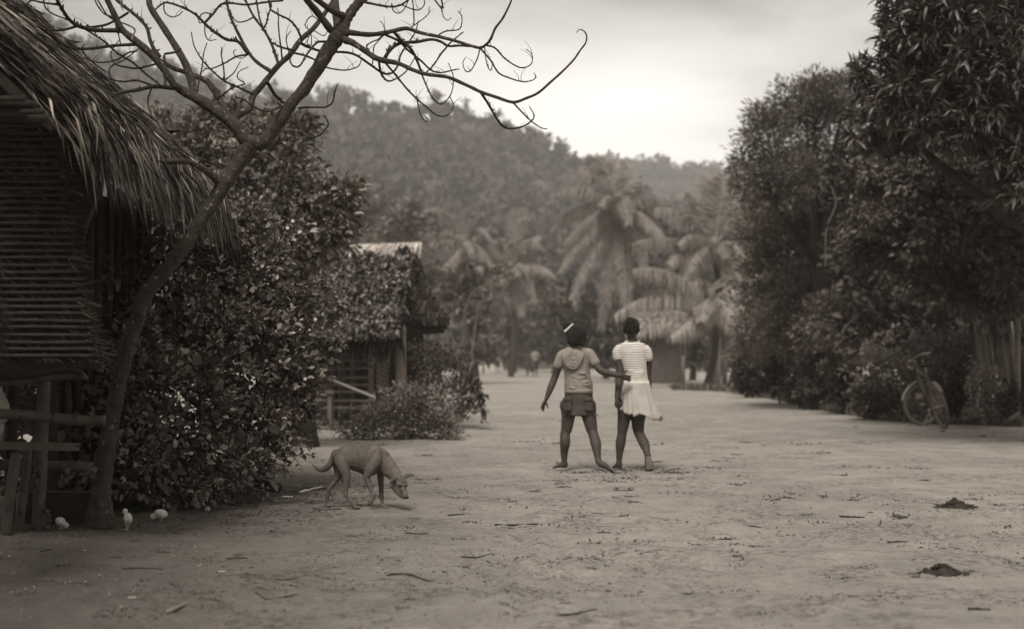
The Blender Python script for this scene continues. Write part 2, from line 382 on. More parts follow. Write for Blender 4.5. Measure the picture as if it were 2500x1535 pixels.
# ================================================================== SETTING
# ---- ground: one sheet of trampled sand and earth
def ground_material():
    m = bpy.data.materials.new('sand'); m.use_nodes = True; t = m.node_tree; n = t.nodes; l = t.links; b = n['Principled BSDF']
    b.inputs['Roughness'].default_value = .95; b.inputs['Specular IOR Level'].default_value = .15
    co = n.new('ShaderNodeTexCoord')
    def noise(scale, det, rough=.6, st=(1, 1, 1)):
        mpg = n.new('ShaderNodeMapping'); mpg.inputs['Scale'].default_value = st; l.new(co.outputs['Object'], mpg.inputs[0])
        q = n.new('ShaderNodeTexNoise'); q.inputs['Scale'].default_value = scale; q.inputs['Detail'].default_value = det; q.inputs['Roughness'].default_value = rough
        l.new(mpg.outputs[0], q.inputs[0]); return q.outputs[0]
    def mr(x, a, bb, c, d):
        q = n.new('ShaderNodeMapRange'); l.new(x, q.inputs[0])
        for i, z in zip((1, 2, 3, 4), (a, bb, c, d)): q.inputs[i].default_value = z
        return q.outputs[0]
    def mul(x, y):
        q = n.new('ShaderNodeMath'); q.operation = 'MULTIPLY'; l.new(x, q.inputs[0]); l.new(y, q.inputs[1]); return q.outputs[0]
    f = mr(noise(.35, 4), .3, .7, .86, 1.12)
    f = mul(f, mr(noise(3.5, 8, .7), .3, .7, .80, 1.16))
    f = mul(f, mr(noise(45, 6, .7), .3, .7, .85, 1.12))
    blot = mul(mr(noise(1.5, 4, .7), .42, .60, 0, 1), mr(noise(17, 10, .8), .475, .56, 0, 1))     # scuffed damp earth in patches
    speck = mr(noise(70, 3, .5), .68, .74, 0, 1)
    # shade on the left painted into the soil colour, fading into the open sand
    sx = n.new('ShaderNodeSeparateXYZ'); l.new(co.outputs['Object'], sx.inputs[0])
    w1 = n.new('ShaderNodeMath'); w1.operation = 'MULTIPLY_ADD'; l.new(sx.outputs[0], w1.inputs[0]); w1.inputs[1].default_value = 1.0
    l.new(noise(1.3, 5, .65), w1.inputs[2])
    shaded = mr(w1.outputs[0], -1.7, .7, 1, 0)
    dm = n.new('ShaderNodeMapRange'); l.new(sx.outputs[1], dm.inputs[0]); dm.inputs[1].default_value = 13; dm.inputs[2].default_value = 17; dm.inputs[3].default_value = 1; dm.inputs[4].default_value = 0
    shaded = mul(shaded, dm.outputs[0])
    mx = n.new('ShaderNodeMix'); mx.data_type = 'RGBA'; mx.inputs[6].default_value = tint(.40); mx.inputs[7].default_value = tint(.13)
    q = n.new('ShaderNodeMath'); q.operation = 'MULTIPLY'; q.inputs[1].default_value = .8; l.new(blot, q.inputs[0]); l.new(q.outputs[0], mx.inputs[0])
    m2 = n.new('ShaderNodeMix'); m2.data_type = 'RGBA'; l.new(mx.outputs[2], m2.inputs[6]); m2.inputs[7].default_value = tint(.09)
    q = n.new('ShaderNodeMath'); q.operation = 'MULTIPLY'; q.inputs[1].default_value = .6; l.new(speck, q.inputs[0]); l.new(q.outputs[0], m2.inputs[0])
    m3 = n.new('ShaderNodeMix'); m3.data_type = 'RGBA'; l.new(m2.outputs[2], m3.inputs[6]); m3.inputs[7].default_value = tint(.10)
    q = n.new('ShaderNodeMath'); q.operation = 'MULTIPLY'; q.inputs[1].default_value = .82; l.new(shaded, q.inputs[0]); l.new(q.outputs[0], m3.inputs[0])
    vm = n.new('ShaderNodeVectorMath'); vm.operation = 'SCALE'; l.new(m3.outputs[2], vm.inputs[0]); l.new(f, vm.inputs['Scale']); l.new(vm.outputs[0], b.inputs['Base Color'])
    bp = n.new('ShaderNodeBump'); bp.inputs['Strength'].default_value = 1.0; bp.inputs['Distance'].default_value = .035
    ad = n.new('ShaderNodeMath'); ad.operation = 'ADD'; l.new(noise(14, 9, .7), ad.inputs[0]); l.new(noise(60, 5, .6), ad.inputs[1])
    l.new(ad.outputs[0], bp.inputs['Height']); l.new(bp.outputs[0], b.inputs['Normal'])
    return m
xs = np.concatenate([-np.geomspace(2500, 6.2, 60), np.linspace(-6, 6, 400), np.geomspace(6.2, 2500, 60)])
ys = np.concatenate([[-60, -20, -8, -2, 1, 2.5, 3.6], np.geomspace(4.2, 30, 400), np.geomspace(31, 5000, 70)])
X, Y = np.meshgrid(xs, ys); Z = gz(X, Y)*np.clip((60-np.abs(X))/50, 0, 1)
nx, ny = len(xs), len(ys); idx = np.arange(nx*ny).reshape(ny, nx)
F = np.stack([idx[:-1, :-1], idx[:-1, 1:], idx[1:, 1:], idx[1:, :-1]], -1).reshape(-1, 4)
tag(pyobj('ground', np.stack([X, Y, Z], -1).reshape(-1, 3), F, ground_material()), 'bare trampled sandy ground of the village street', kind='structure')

# ---- hills: terrain with forest on it; ridge line follows the photograph's skyline at true distance
ridge1 = [(-900, -60), (-500, -30), (-200, 5), (0, 40), (100, 66), (200, 96), (300, 130), (400, 156), (500, 190), (600, 215), (700, 238), (800, 246), (900, 268), (1000, 274), (1100, 276), (1200, 298), (1300, 326), (1360, 356), (1450, 378), (1560, 425), (1700, 500), (1850, 600), (2100, 760)]
ridge2 = [(900, 420), (1150, 392), (1330, 366), (1400, 356), (1460, 346), (1540, 354), (1600, 366), (1640, 380), (1680, 366), (1760, 380), (1900, 384), (2150, 400), (2500, 380), (3200, 330)]
def terrain(name, ridge, dr, db, label, back=80):
    ru = np.array([p[0] for p in ridge]); rv = np.array([p[1] for p in ridge])
    def zr(u): 
        v = np.interp(u, ru, rv); return H+(874-v)/FPX*dr
    us = np.linspace(ru[0], ru[-1], 150); ts = np.concatenate([np.linspace(0, 1, 40), 1+np.linspace(.1, 1, 6)])
    U, T = np.meshgrid(us, ts); D = np.where(T <= 1, db+(dr-db)*T, dr+(T-1)*back)
    Xw = (U-CX)/FPX*dr*(.75+.25*np.minimum(T, 1)) if False else (U-CX)/FPX*D
    prof = np.where(T <= 1, T**1.35, 1-(T-1)*.45)
    Zw = -1.0+(zr(U)+1.0-7.6)*prof+(fbm(Xw/35+9, D/35, 77)-.5)*16*np.clip(T*3, 0, 1)*np.clip((1.05-T)*5, 0, 1)
    n2 = len(us); ix = np.arange(U.size).reshape(U.shape)
    Fq = np.stack([ix[:-1, :-1], ix[:-1, 1:], ix[1:, 1:], ix[1:, :-1]], -1).reshape(-1, 4)
    o = pyobj(name, np.stack([Xw, D, Zw], -1).reshape(-1, 3), Fq, M_forest); tag(o, label, kind='structure')
    def at(u, t):
        d = db+(dr-db)*t; x = (u-CX)/FPX*d
        z = -1.0+(zr(u)+1.0-7.6)*t**1.35+(fbm(x/35+9, d/35, 77)-.5)*16*np.clip(t*3, 0, 1)*np.clip((1.05-t)*5, 0, 1)
        return np.stack([x, d, z], -1)
    return at
hill1 = terrain('hill', ridge1, 430, 130, 'wooded hillside falling from the upper left to the right')
hill2 = terrain('hill', ridge2, 800, 420, 'far hazy ridge behind the palms at the right', 150)
ico = bpy.data.meshes.new('i'); import bmesh
def icosphere(k):
    bm = bmesh.new(); bmesh.ops.create_icosphere(bm, subdivisions=k, radius=1); V = np.array([v.co[:] for v in bm.verts]); F = np.array([[v.index for v in f.verts] for f in bm.faces]); bm.free(); return V, F
ICO2, ICO3, ICO1 = icosphere(2), icosphere(3), icosphere(1)
def crowns(name, pos, rad, m, tpl, rough=.28, kind=None, parent=None):
    V0, F0 = tpl; n = len(pos); ph = rng.random((n, 3))*40
    W = V0[None]*1.9+ph[:, None, :]
    dsp = 1+rough*(np.sin(W[..., 0]*2.1)*np.sin(W[..., 1]*2.3+1)+np.sin(W[..., 2]*2.7+W[..., 0])*.7+.6*np.sin(W[..., 1]*5.1+W[..., 2]*4))+rng.normal(0, .05, W.shape[:2])
    V = V0[None]*dsp[..., None]*rad[:, None, :]+pos[:, None, :]
    F = F0[None]+np.arange(n)[:, None, None]*len(V0)
    o = pyobj(name, V.reshape(-1, 3), F.reshape(-1, 3), m, parent)
    if kind: o['kind'] = kind
    return o
def wood(name, label, p, rad, per, leaf):
    """crowns = an uneven core wrapped in leaf clumps"""
    V0, F0 = ICO1; n = len(p)
    core = V0[None]*(rad*.8)[:, None, :]+p[:, None, :]; Fc = (F0[None]+np.arange(n)[:, None, None]*len(V0)).reshape(-1, 3); core = core.reshape(-1, 3)
    dr = usphere(n*per); dr[:, 2] = np.abs(dr[:, 2])*1.1-.25; lump = .78+.34*rng.random((n*per, 1))
    pos = np.repeat(p, per, 0)+dr*np.repeat(rad, per, 0)*lump
    Yv = dr+rng.normal(0, .5, dr.shape); Mx = frames(Yv, dr+rng.normal(0, .5, dr.shape))
    T = LEAF_DIA; sz = leaf*(.6+.9*rng.random(n*per))
    V = np.einsum('nij,kj->nki', Mx, T[0]*np.array([1.5, 1, 1.5]))*sz[:, None, None]+pos[:, None, :]
    Fl = (T[1][None]+np.arange(n*per)[:, None, None]*4).reshape(-1, 3)+len(core)
    return tag(pyobj(name, np.vstack([core, V.reshape(-1, 3)]), np.vstack([Fc, Fl]), M_forest, None, False), label, kind='stuff')
nF = 2300
u = rng.uniform(-700, 1900, nF); t = rng.random(nF)**.75
p = hill1(u, t*.97+.01); rad = (2.0+4.6*rng.random((nF, 1))**1.6)*np.array([[1, 1, .9]])*(.8+.4*rng.random((nF, 3)))*(.6+.5*t[:, None])
wood('forest', 'forest of rounded crowns covering the near hillside', p+np.array([0, 0, 3.0]), rad, 80, 1.8)
nF = 700
u = rng.uniform(1100, 3000, nF); t = rng.random(nF)**.7
p = hill2(u, t*.98+.01); rad = (5+3.5*rng.random((nF, 1)))*np.array([[1, 1, .9]])*(.8+.4*rng.random((nF, 3)))
wood('forest', 'pale distant forest on the far right ridge', p+np.array([0, 0, 2.0]), rad, 50, 2.6)
# trees that stand out on the skyline: (u, v of the top, half width px, half height px)
sky_trees = [(30, 34, 34, 24), (84, 22, 30, 26), (132, 48, 26, 24), (190, 84, 34, 24), (240, 92, 24, 26), (290, 118, 30, 22), (352, 112, 26, 26), (410, 132, 30, 26), (470, 150, 22, 30), (520, 180, 28, 24),
             (600, 205, 26, 22), (668, 196, 26, 42), (700, 218, 26, 24), (745, 226, 26, 22), (790, 210, 22, 34), (828, 204, 36, 42), (884, 214, 20, 34), (925, 254, 26, 22), (966, 242, 20, 26), (1006, 256, 26, 22),
             (1068, 232, 42, 40), (1118, 256, 22, 26), (1150, 270, 34, 26), (1196, 276, 30, 26), (1246, 300, 20, 18), (1292, 316, 22, 26), (1328, 340, 26, 20), (1366, 350, 22, 22)]
ORD = 'first second third fourth fifth sixth seventh eighth ninth tenth eleventh twelfth thirteenth fourteenth fifteenth sixteenth seventeenth eighteenth nineteenth twentieth twenty-first twenty-second twenty-third twenty-fourth twenty-fifth twenty-sixth twenty-seventh twenty-eighth'.split()
for i, (uu, vv, ru_, rv_) in enumerate(sky_trees):
    d = 425; c = P(uu, vv+rv_, d); s = px(d)
    root = empty('ridge_tree', (c.x, c.y, c.z-rv_*s*1.9), None, 'tree', 'trees standing along the skyline of the hill')
    look = 'tall narrow' if rv_ > ru_*1.2 else ('broad domed' if ru_ > 33 else 'rounded')
    root['label'] = '%s dark tree on the hill skyline, %s from the left along the ridge' % (look, ORD[i])
    a = Acc(); a.tube([(c.x, c.y, c.z-rv_*s*1.9), (c.x+.4, c.y, c.z)], [.5, .25], 6); a.obj('trunk', M_bark_dark, root)
    bl = [(np.array(c), np.array([ru_, (ru_+rv_)/2, rv_])*s*.8)]
    for k in range(5):
        q = rng.normal(0, .45, 3)*np.array([ru_, ru_, rv_])*s; bl.append((np.array(c)+q, np.array([ru_, ru_, rv_])*s*rng.uniform(.35, .55)))
    a = Acc()
    for cc, r in bl: a.ell(cc, r*.72, None, 10, 7)
    core = a.obj('branches', M_forest, root)
    pos, Yl, sz = foliage(bl, .55, 12, .9, LEAF_DIA, 1.2)
    o = leafmesh('crown', LEAF_DIA, pos, Yl, sz, M_forest, root); o['kind'] = 'stuff'

# ---- the air: even haze over the whole valley
hz = bpy.data.materials.new('haze_air'); hz.use_nodes = True; hz.node_tree.nodes.remove(hz.node_tree.nodes['Principled BSDF'])
pv = hz.node_tree.nodes.new('ShaderNodeVolumePrincipled'); pv.inputs['Color'].default_value = (.97, .95, .92, 1); pv.inputs['Density'].default_value = HAZE
hz.node_tree.links.new(pv.outputs[0], hz.node_tree.nodes['Material Output'].inputs['Volume'])
try: hz.cycles.homogeneous_volume = True
except Exception: pass
a = Acc(); a.box((350, 465, 64), (2900, 1030, 134)); tag(a.obj('haze', hz, None, False), 'thin pale haze filling the valley air', kind='stuff')

# ================================================================== FAR TREES, PALMS
far = [  # u, v of crown centre, distance, half width, half height, leaf material key, label
 (1160, 735, 58, 95, 90, 'p', 'feathery pale tree with arching bare limbs beside the thatched granary'),
 (1245, 800, 106, 60, 62, 'p', 'low pale bushy tree right of the feathery tree'),
 (1010, 560, 75, 120, 70, 'm', 'spreading tree above the bright ridge of the granary'),
 (900, 520, 90, 70, 90, 'm', 'mid grey tree left of the small far palm'),
 (1350, 830, 96, 70, 62, 'd', 'dark rounded bush behind the head of the girl in the hooded top'),
 (1400, 745, 76, 85, 80, 'd', 'dense dark tree under the fronds of the tall palm'),
 (1480, 800, 70, 60, 80, 'd', 'dark tree between the heads of the two girls'),
 (1300, 720, 110, 70, 70, 'm', 'grey tree in the gap beyond the open ground'),
 (1215, 690, 125, 60, 60, 'm', 'smaller grey tree far behind the feathery tree'),
 (1590, 700, 85, 80, 90, 'd', 'grey tree between the tall palm and the leaning palms'),
 (1560, 560, 140, 100, 60, 'd', 'broad tree on the valley floor behind the tall palm'),
 (1690, 790, 66, 60, 60, 'd', 'dark bush behind the small grey thatched house'),
 (1720, 600, 105, 110, 100, 'd', 'wide tree behind the crown of the leaning palm'),
 (1180, 850, 100, 55, 24, 'd', 'dark hedge at the far edge of the open ground'),
 (1420, 868, 118, 80, 20, 'd', 'dark hedge left of the far grey fence'),
 (1040, 690, 64, 70, 80, 'm', 'leafy tree close behind the gable of the granary'),
]
for (u, v, d, ru, rv, k, lab) in far:
    s = px(d); c = P(u, v, d); m = {'p': M_leaf_pale, 'm': M_leaf_mid, 'd': M_leaf_dark}[k]
    bl = [B(u, v, d, ru*.75, rv*.8, .8)]
    for q in range(6): bl.append(B(u+random.uniform(-.7, .7)*ru, v+random.uniform(-.75, .6)*rv, d+random.uniform(-1, 1)*ru*s*.4, ru*random.uniform(.3, .5), rv*random.uniform(.3, .5)))
    if v < 865: bl.append(B(u, 866, d, ru*.85, 22)); bl.append(B(u+ru*.3, 845, d, ru*.4, 26))
    ls = s*(17 if k == 'p' else 14)*1.0
    tree('broadleaf_tree', lab, 'tree', 'trees beyond the open ground', (c.x, c.y, 0), bl, 4.5/(s*s*900), 14, s*14, LEAF_DIA, ls, m, M_bark_dark, flat=.6, r0=.14 if rv > 40 else .06, nl=4)

def frond(base, mid, tip, name='frond', parent=None, m=None, n=120, ll=.85, droop=1.0, wdt=.019):
    """a palm leaf: curved rib with two rows of hanging leaflets"""
    b, mi, t = (np.array(x, float) for x in (base, mid, tip))
    ts = np.linspace(0, 1, 14); rib = [(1-q)**2*b+2*q*(1-q)*mi+q*q*t for q in ts]
    a = Acc(); a.tube([tuple(x) for x in rib], [.035*(1-q)+.006 for q in ts], 5)
    V = a.V; F = [tuple(f) for f in a.F]
    d0_ = droop
    for i in range(n):
        q = .1+.9*(i+.5)/n; c = (1-q)**2*b+2*q*(1-q)*mi+q*q*t; tg = 2*(1-q)*(mi-b)+2*q*(t-mi); tg /= np.linalg.norm(tg)+1e-9
        sd = np.cross(tg, [0, 0, 1]); sd = sd if np.linalg.norm(sd) > .45 else np.array([1.0, .2, 0]); sd /= np.linalg.norm(sd)+1e-9
        droop = d0_*(.12 if tg[2] > .7 else 1.0)
        L = ll*(.35+1.1*math.sin(math.pi*min(1, q*.8+.15)))*random.uniform(.85, 1.1)
        for sg in (-1, 1):
            d1 = tg*.55+sd*sg*.8+np.array([0, 0, -.3*droop])+rng.normal(0, .10, 3); d1 /= np.linalg.norm(d1)
            d2 = d1*.55+np.array([0, 0, -1.35*droop]); d2 /= np.linalg.norm(d2)
            wv = np.cross(d1, sd); wv = tg*wdt
            p1 = c+d1*L*.45; p2 = p1+d2*L*.55
            o = len(V); V += [tuple(c-wv*.5), tuple(c+wv*.5), tuple(p1+wv), tuple(p1-wv), tuple(p2)]
            F += [(o, o+1, o+2, o+3), (o+3, o+2, o+4)]
    return pyobj(name, V, F, m or M_palm, parent, False)
def palm(label, crown, base, fronds, d, rnd=8, L=3.2, r=.16, ll=.75, up=(.2, 1.0), m=None):
    """fronds: (mid u, mid v, tip u, tip v, depth offset of the tip)"""
    cu, cv = crown; c = P(cu, cv, d); bb = Vector((base[0], base[1], 0)) if base else Vector((c.x, d, 0))
    root = empty('palm_tree', bb, label, 'palm tree', 'coconut palms')
    a = Acc(); pt = curve([tuple(bb-Vector((0, 0, .2))), tuple(bb.lerp(c, .5)+Vector((.25, 0, -.1))), tuple(c)], 6)
    a.tube(pt, [r*(1.25-.4*i/(len(pt)-1))*(1+.06*(i % 2)) for i in range(len(pt))], 10); a.obj('trunk', M_bark, root)
    a = Acc(); a.ell(c+Vector((0, 0, .1)), (r*1.7, r*1.7, r*3)); a.obj('crown_shaft', M_leaf_mid, root)
    for (mu, mv, tu, tv, dd) in fronds:
        frond(c, P(mu, mv, d+dd*.5), P(tu, tv, d+dd), parent=root, ll=ll, m=m)
    for i in range(rnd):
        az = 2*math.pi*(i+random.random()*.6)/rnd; el = random.uniform(*up); l = L*random.uniform(.8, 1.1)
        mid = Vector((math.cos(az)*l*.55, math.sin(az)*l*.55, l*.42*el)); tip = Vector((math.cos(az)*l*.98, math.sin(az)*l*.98, l*(el-.95)*.55))
        frond(c, c+mid, c+tip, parent=root, ll=ll, m=m)
    for k in range(5):
        a = Acc(); az = k*1.3; a.ell(c+Vector((math.cos(az)*r*1.9, math.sin(az)*r*1.9, -.25-.05*k)), .12, None, 8, 6); a.obj('coconut', M_leaf_mid, root)
    return root
def z2(X, Y): return 1100+X/2.326, 300+Y/2.326
def fr(mx, my, tx, ty, dd): return z2(mx, my)+z2(tx, ty)+(dd,)
palm('tall coconut palm with drooping fronds in the middle of the valley', z2(955, 470), None,
     [fr(800, 470, 640, 690, -1.5), fr(760, 560, 620, 850, -2), fr(800, 660, 685, 1000, -2), fr(915, 720, 850, 1170, -1.5), fr(985, 700, 1000, 1060, -2), fr(780, 290, 590, 400, .5),
      fr(850, 200, 690, 270, 1), fr(880, 170, 790, 190, 1), fr(990, 210, 1080, 400, 1.5), fr(900, 350, 850, 470, -2), fr(1000, 350, 1030, 500, -2.2), fr(1120, 480, 1250, 700, -1), fr(1100, 360, 1260, 480, 1), fr(930, 220, 950, 200, 2), fr(1060, 560, 1110, 860, -1.5)], 60, 3, 3.2, .17)
palm('leaning palm with a tall fan of young fronds right of the tall palm', z2(1500, 720), None,
     [fr(1440, 430, 1330, 390, .5), fr(1500, 420, 1480, 300, 1), fr(1540, 420, 1560, 320, .5), fr(1610, 480, 1650, 480, .5), fr(1380, 560, 1290, 690, -1.5), fr(1180, 600, 1030, 690, -1), fr(1600, 600, 1690, 800, -1),
      fr(1380, 470, 1180, 480, .5), fr(1560, 640, 1660, 900, -2), fr(1440, 600, 1330, 880, -2)], 54, 4, 2.6, .14)
palm('young low palm whose arching fronds hang in front of the grey thatched house', z2(1480, 1010), (P(1722, 900, 50).x, 50),
     [fr(1240, 780, 1040, 830, -1.2), fr(1150, 900, 930, 1090, -1.5), fr(1300, 900, 1100, 960, -.5), fr(1560, 960, 1650, 1180, -1.5), fr(1450, 1050, 1250, 1210, -2), fr(1640, 880, 1760, 830, 0), fr(1600, 1000, 1740, 1080, -1), fr(1420, 820, 1330, 980, 0)], 50, 3, 2.0, .12, ll=.8, m=mat('palm_leaf_light', .30, .25, 3, .5, island=.35, transl=.2))
def z3(X, Y): return 700+X/2.16, 400+Y/2.16
def f3(mx, my, tx, ty, dd): return z3(mx, my)+z3(tx, ty)+(dd,)
palm('small far palm above the thatched granary', z3(930, 420), None,
     [f3(860, 190, 730, 240, 0), f3(800, 260, 650, 400, 0), f3(1030, 250, 1090, 430, 0), f3(980, 300, 1030, 260, 0), f3(900, 480, 800, 560, -1), f3(1000, 380, 1080, 520, -1)], 82, 4, 2.8, .15)
palm('far low palm right of the feathery tree', z3(1180, 560), None,
     [f3(1080, 470, 1010, 640, 0), f3(1250, 470, 1290, 640, 0), f3(1130, 520, 1080, 760, -1), f3(1240, 400, 1330, 380, 0), f3(1160, 440, 1120, 400, 0), f3(1240, 640, 1240, 800, -1)], 78, 3, 2.4, .14)
palm('shaggy palm half hidden at the left edge of the green tunnel', (1255, 610), None,
     [(1230, 560, 1195, 600, 0), (1290, 560, 1330, 610, 0), (1240, 630, 1215, 720, -1), (1280, 640, 1310, 740, -1), (1262, 540, 1270, 510, 0)], 100, 4, 2.6, .14)

# ---- feathery tree's arching bare limbs
root = empty('bare_sapling', G(1150, 935), 'pale leafless sapling with curved stems beside the granary bushes', 'sapling')
for pts in ([(1135, 900), (1130, 800), (1150, 720), (1200, 700), (1240, 780)], [(1148, 905), (1160, 800), (1172, 740), (1215, 720)], [(1128, 905), (1105, 830), (1090, 760), (1070, 720)]):
    a = Acc(); q = curve([tuple(P(u, v, 52)) for u, v in pts], 5); q[0][2] = 0; a.tube([tuple(x) for x in q], [.032-.024*i/(len(q)-1) for i in range(len(q))], 6); a.obj('stem', M_leaf_pale, root)

# ================================================================== GREY THATCHED HOUSE (right middle)
def thatch_cover(name, A0, A1, B0, B1, n, L, wd, m, parent, hang=0.0, thick=.12, kindstuff=True, jit=.22, lift=.02):
    """blades laid down the slope from ridge A0-A1 to eave B0-B1"""
    A0, A1, B0, B1 = (np.array(x, float) for x in (A0, A1, B0, B1))
    s_ = rng.random(n); t_ = rng.random(n)**.9
    top = A0+(A1-A0)*s_[:, None]; bot = B0+(B1-B0)*s_[:, None]
    p = top+(bot-top)*t_[:, None]; dn = bot-top; Ls = np.linalg.norm(dn, axis=1, keepdims=True); dn = dn/Ls
    along = (B1-B0)/np.linalg.norm(B1-B0); nm = np.cross(along, dn); nm *= np.sign(nm[:, 2:3]+1e-9)
    p = p+nm*(lift+thick*rng.random((n, 1)))
    d1 = dn+along*rng.normal(0, jit, (n, 1))+nm*rng.normal(.02, .05, (n, 1)); d1 /= np.linalg.norm(d1, axis=1, keepdims=True)
    Lb = L*(.5+.9*rng.random((n, 1)))
    # blades that pass the eave bend down
    o1 = np.clip((t_[:, None]*Ls+Lb*.5-Ls)/(Lb*.5), 0, 1)*min(.55, L); over = np.clip((t_[:, None]*Ls+Lb-Ls)/Lb, 0, 1)
    d1 = d1*(1-.6*o1)+np.array([0, 0, -1.0])*o1*.8; d1 /= np.linalg.norm(d1, axis=1, keepdims=True)
    d2 = d1*(1-.6*over)+np.array([0, 0, -1.0])*over*.9+rng.normal(0, .09, (n, 3)); d2 /= np.linalg.norm(d2, axis=1, keepdims=True)
    wv = np.cross(d1, nm); tw = rng.normal(0, .5, (n, 1)); wv = wv*np.cos(tw)+nm*np.sin(tw); wv *= wd*(.5+rng.random((n, 1)))
    p1 = p+d1*Lb*.5; p2 = p1+d2*Lb*.5
    V = np.stack([p-wv*.6, p+wv*.6, p1+wv, p1-wv, p2], 1).reshape(-1, 3)
    F = (np.array([(0, 1, 2), (0, 2, 3), (3, 2, 4)])[None]+np.arange(n)[:, None, None]*5).reshape(-1, 3)
    o = pyobj(name, V, F, m, parent, False)
    if kindstuff: o['kind'] = 'stuff'
    return o, (p, p1, p2, wv)
d = 57
hroot = empty('thatched_house', G(1610, 938), 'small grey thatched house with pale walls under the palm fronds', 'house')
eL, eR = P(1530, 800, d), P(1680, 790, d); rL, rR = P(1550, 765, d+2.2), P(1665, 762, d+2.2)
a = Acc(); a.box((P(1600, 870, d+1.6).x, d+1.6, .95), (2.1, 2.2, 1.9)); hw = a.obj('wall', mat('wattle_wall', .12, .25, 3, .9, stretch=(12, 1, 1)), hroot, False)
for k in range(20):
    u = 1545+k*6.6; q = P(u, 870, d+.42); a = Acc(); a.tube([(q.x, q.y, 0), (q.x+random.uniform(-.02, .02), q.y, 1.55+random.uniform(-.1, .12))], .035, 6); a.obj('wall_pole', M_bamboo_far, hroot)
a = Acc(); a.add([eL, eR, rR, rL, eL+Vector((0, 4.2, 0)), eR+Vector((0, 4.2, 0))], [(0, 1, 2, 3), (3, 2, 5, 4), (0, 3, 4), (1, 5, 2)]); rf = a.obj('roof', M_thatch, hroot, False)
thatch_cover('thatch', rL, rR, eL, eR, 1500, .7, .03, mat('thatch_grey', .22, .3, 8, .85, island=.45), rf)
for i, (u, v0, v1, dd, r) in enumerate([(1749, 828, 950, 50.5, .145), (1769, 850, 945, 51.5, .1), (1668, 868, 930, 57, .07)]):
    q = P(u, v1, dd); t_ = P(u, v0, dd)
    a = Acc(); a.tube([(q.x, q.y, 0), (t_.x, t_.y, t_.z)], r, 10, flat=True); o = a.obj('post', mat('post_pale', .34, .2, 5, .8) if i == 0 else M_bamboo_far)
    tag(o, ['thick pale post standing under the young palm fronds', 'thin grey post just right of the thick pale post', 'slim grey post at the corner of the thatched house'][i], 'post')
# far fence, street items at the end of the open ground
d = 128
fr_ = empty('pole_fence', G(1300, 902), 'far pale stake fence at the end of the open ground', 'fence')
for k in range(44):
    u = 1225+k*3.5; q = P(u, 870, d); a = Acc(); h = 1.1+.5*random.random()*(1 if k > 8 else .5); a.tube([(q.x, q.y, 0), (q.x+random.uniform(-.05, .05), q.y, h)], .055, 5); a.obj('stake', M_bamboo_far, fr_)
hh = empty('thatched_house', P(1190, 874, 122)-Vector((0, 0, 1.03)), 'tiny far house with a bright gable at the end of the open ground', 'house')
c = P(1190, 874, 122)
a = Acc(); a.box((c.x, 123.5, .9), (2.6, 2.6, 1.8)); a.obj('wall', mat('limewash', .5, .2, 3), hh, False)
a = Acc(); a.add([(c.x-1.9, 121.6, 1.7), (c.x+1.9, 121.6, 1.7), (c.x+1.9, 125.4, 1.7), (c.x-1.9, 125.4, 1.7), (c.x-1.3, 123.5, 3.1), (c.x+1.3, 123.5, 3.1)], [(0, 1, 5, 4), (2, 3, 4, 5), (1, 2, 5), (3, 0, 4), (3, 2, 1, 0)]); a.obj('roof', M_thatch, hh, False)

# ================================================================== GRANARY (middle left) with vines on its roof
d = 21.5; s = px(d)
groot = empty('thatched_granary', G(850, 1040), 'small granary on bamboo stilts with a vine covered thatched roof', 'granary')
def g(X, Y, dd=0): return P(700+X/2.16, 400+Y/2.16, d+dd)
r0, r1, e0, e1 = g(100, 490, 1.3), g(690, 470, 1.3), g(60, 930, -.4), g(600, 905, -.4)
b0, b1 = r0+Vector((0, 1.7, e0.z-r0.z)), r1+Vector((.36, 1.7, e1.z-r1.z+.1))
a = Acc(); a.add([e0, e1, r1, r0, b0, b1], [(0, 1, 2, 3), (3, 2, 5, 4), (0, 3, 4)]); rf = a.obj('roof', M_thatch_bed, groot, False)
thatch_cover('thatch', r0, r1, e0, e1, 2600, .5, .02, M_thatch_dark, rf, thick=.1)
# bright straw capping on the ridge, bundle by bundle
for k in range(15):
    t_ = (k+.5)/15; c = r0.lerp(r1, .42+.58*t_)+Vector((0, -.14, .03)); a = Acc(); n = 34
    for q in range(n):
        p0 = c+Vector((random.uniform(-.09, .09), .1*random.random(), random.uniform(-.01, .05))); e = p0+Vector((random.uniform(-.16, .02), -.16*random.uniform(.6, 1.1), -.12*random.uniform(.6, 1.2)))
        a.tube([p0+Vector((0, .2, .10)), p0.lerp(e, .5)+Vector((0, 0, .05)), e], .012, 4, cap=False)
    a.obj('straw_bundle', M_thatch_pale, groot, False)
a = Acc(); a.tube([r0.lerp(r1, .4)+Vector((0, 0, .09)), r1+Vector((.05, 0, .07))], .035, 8); a.obj('ridge_pole', M_thatch_pale, groot)
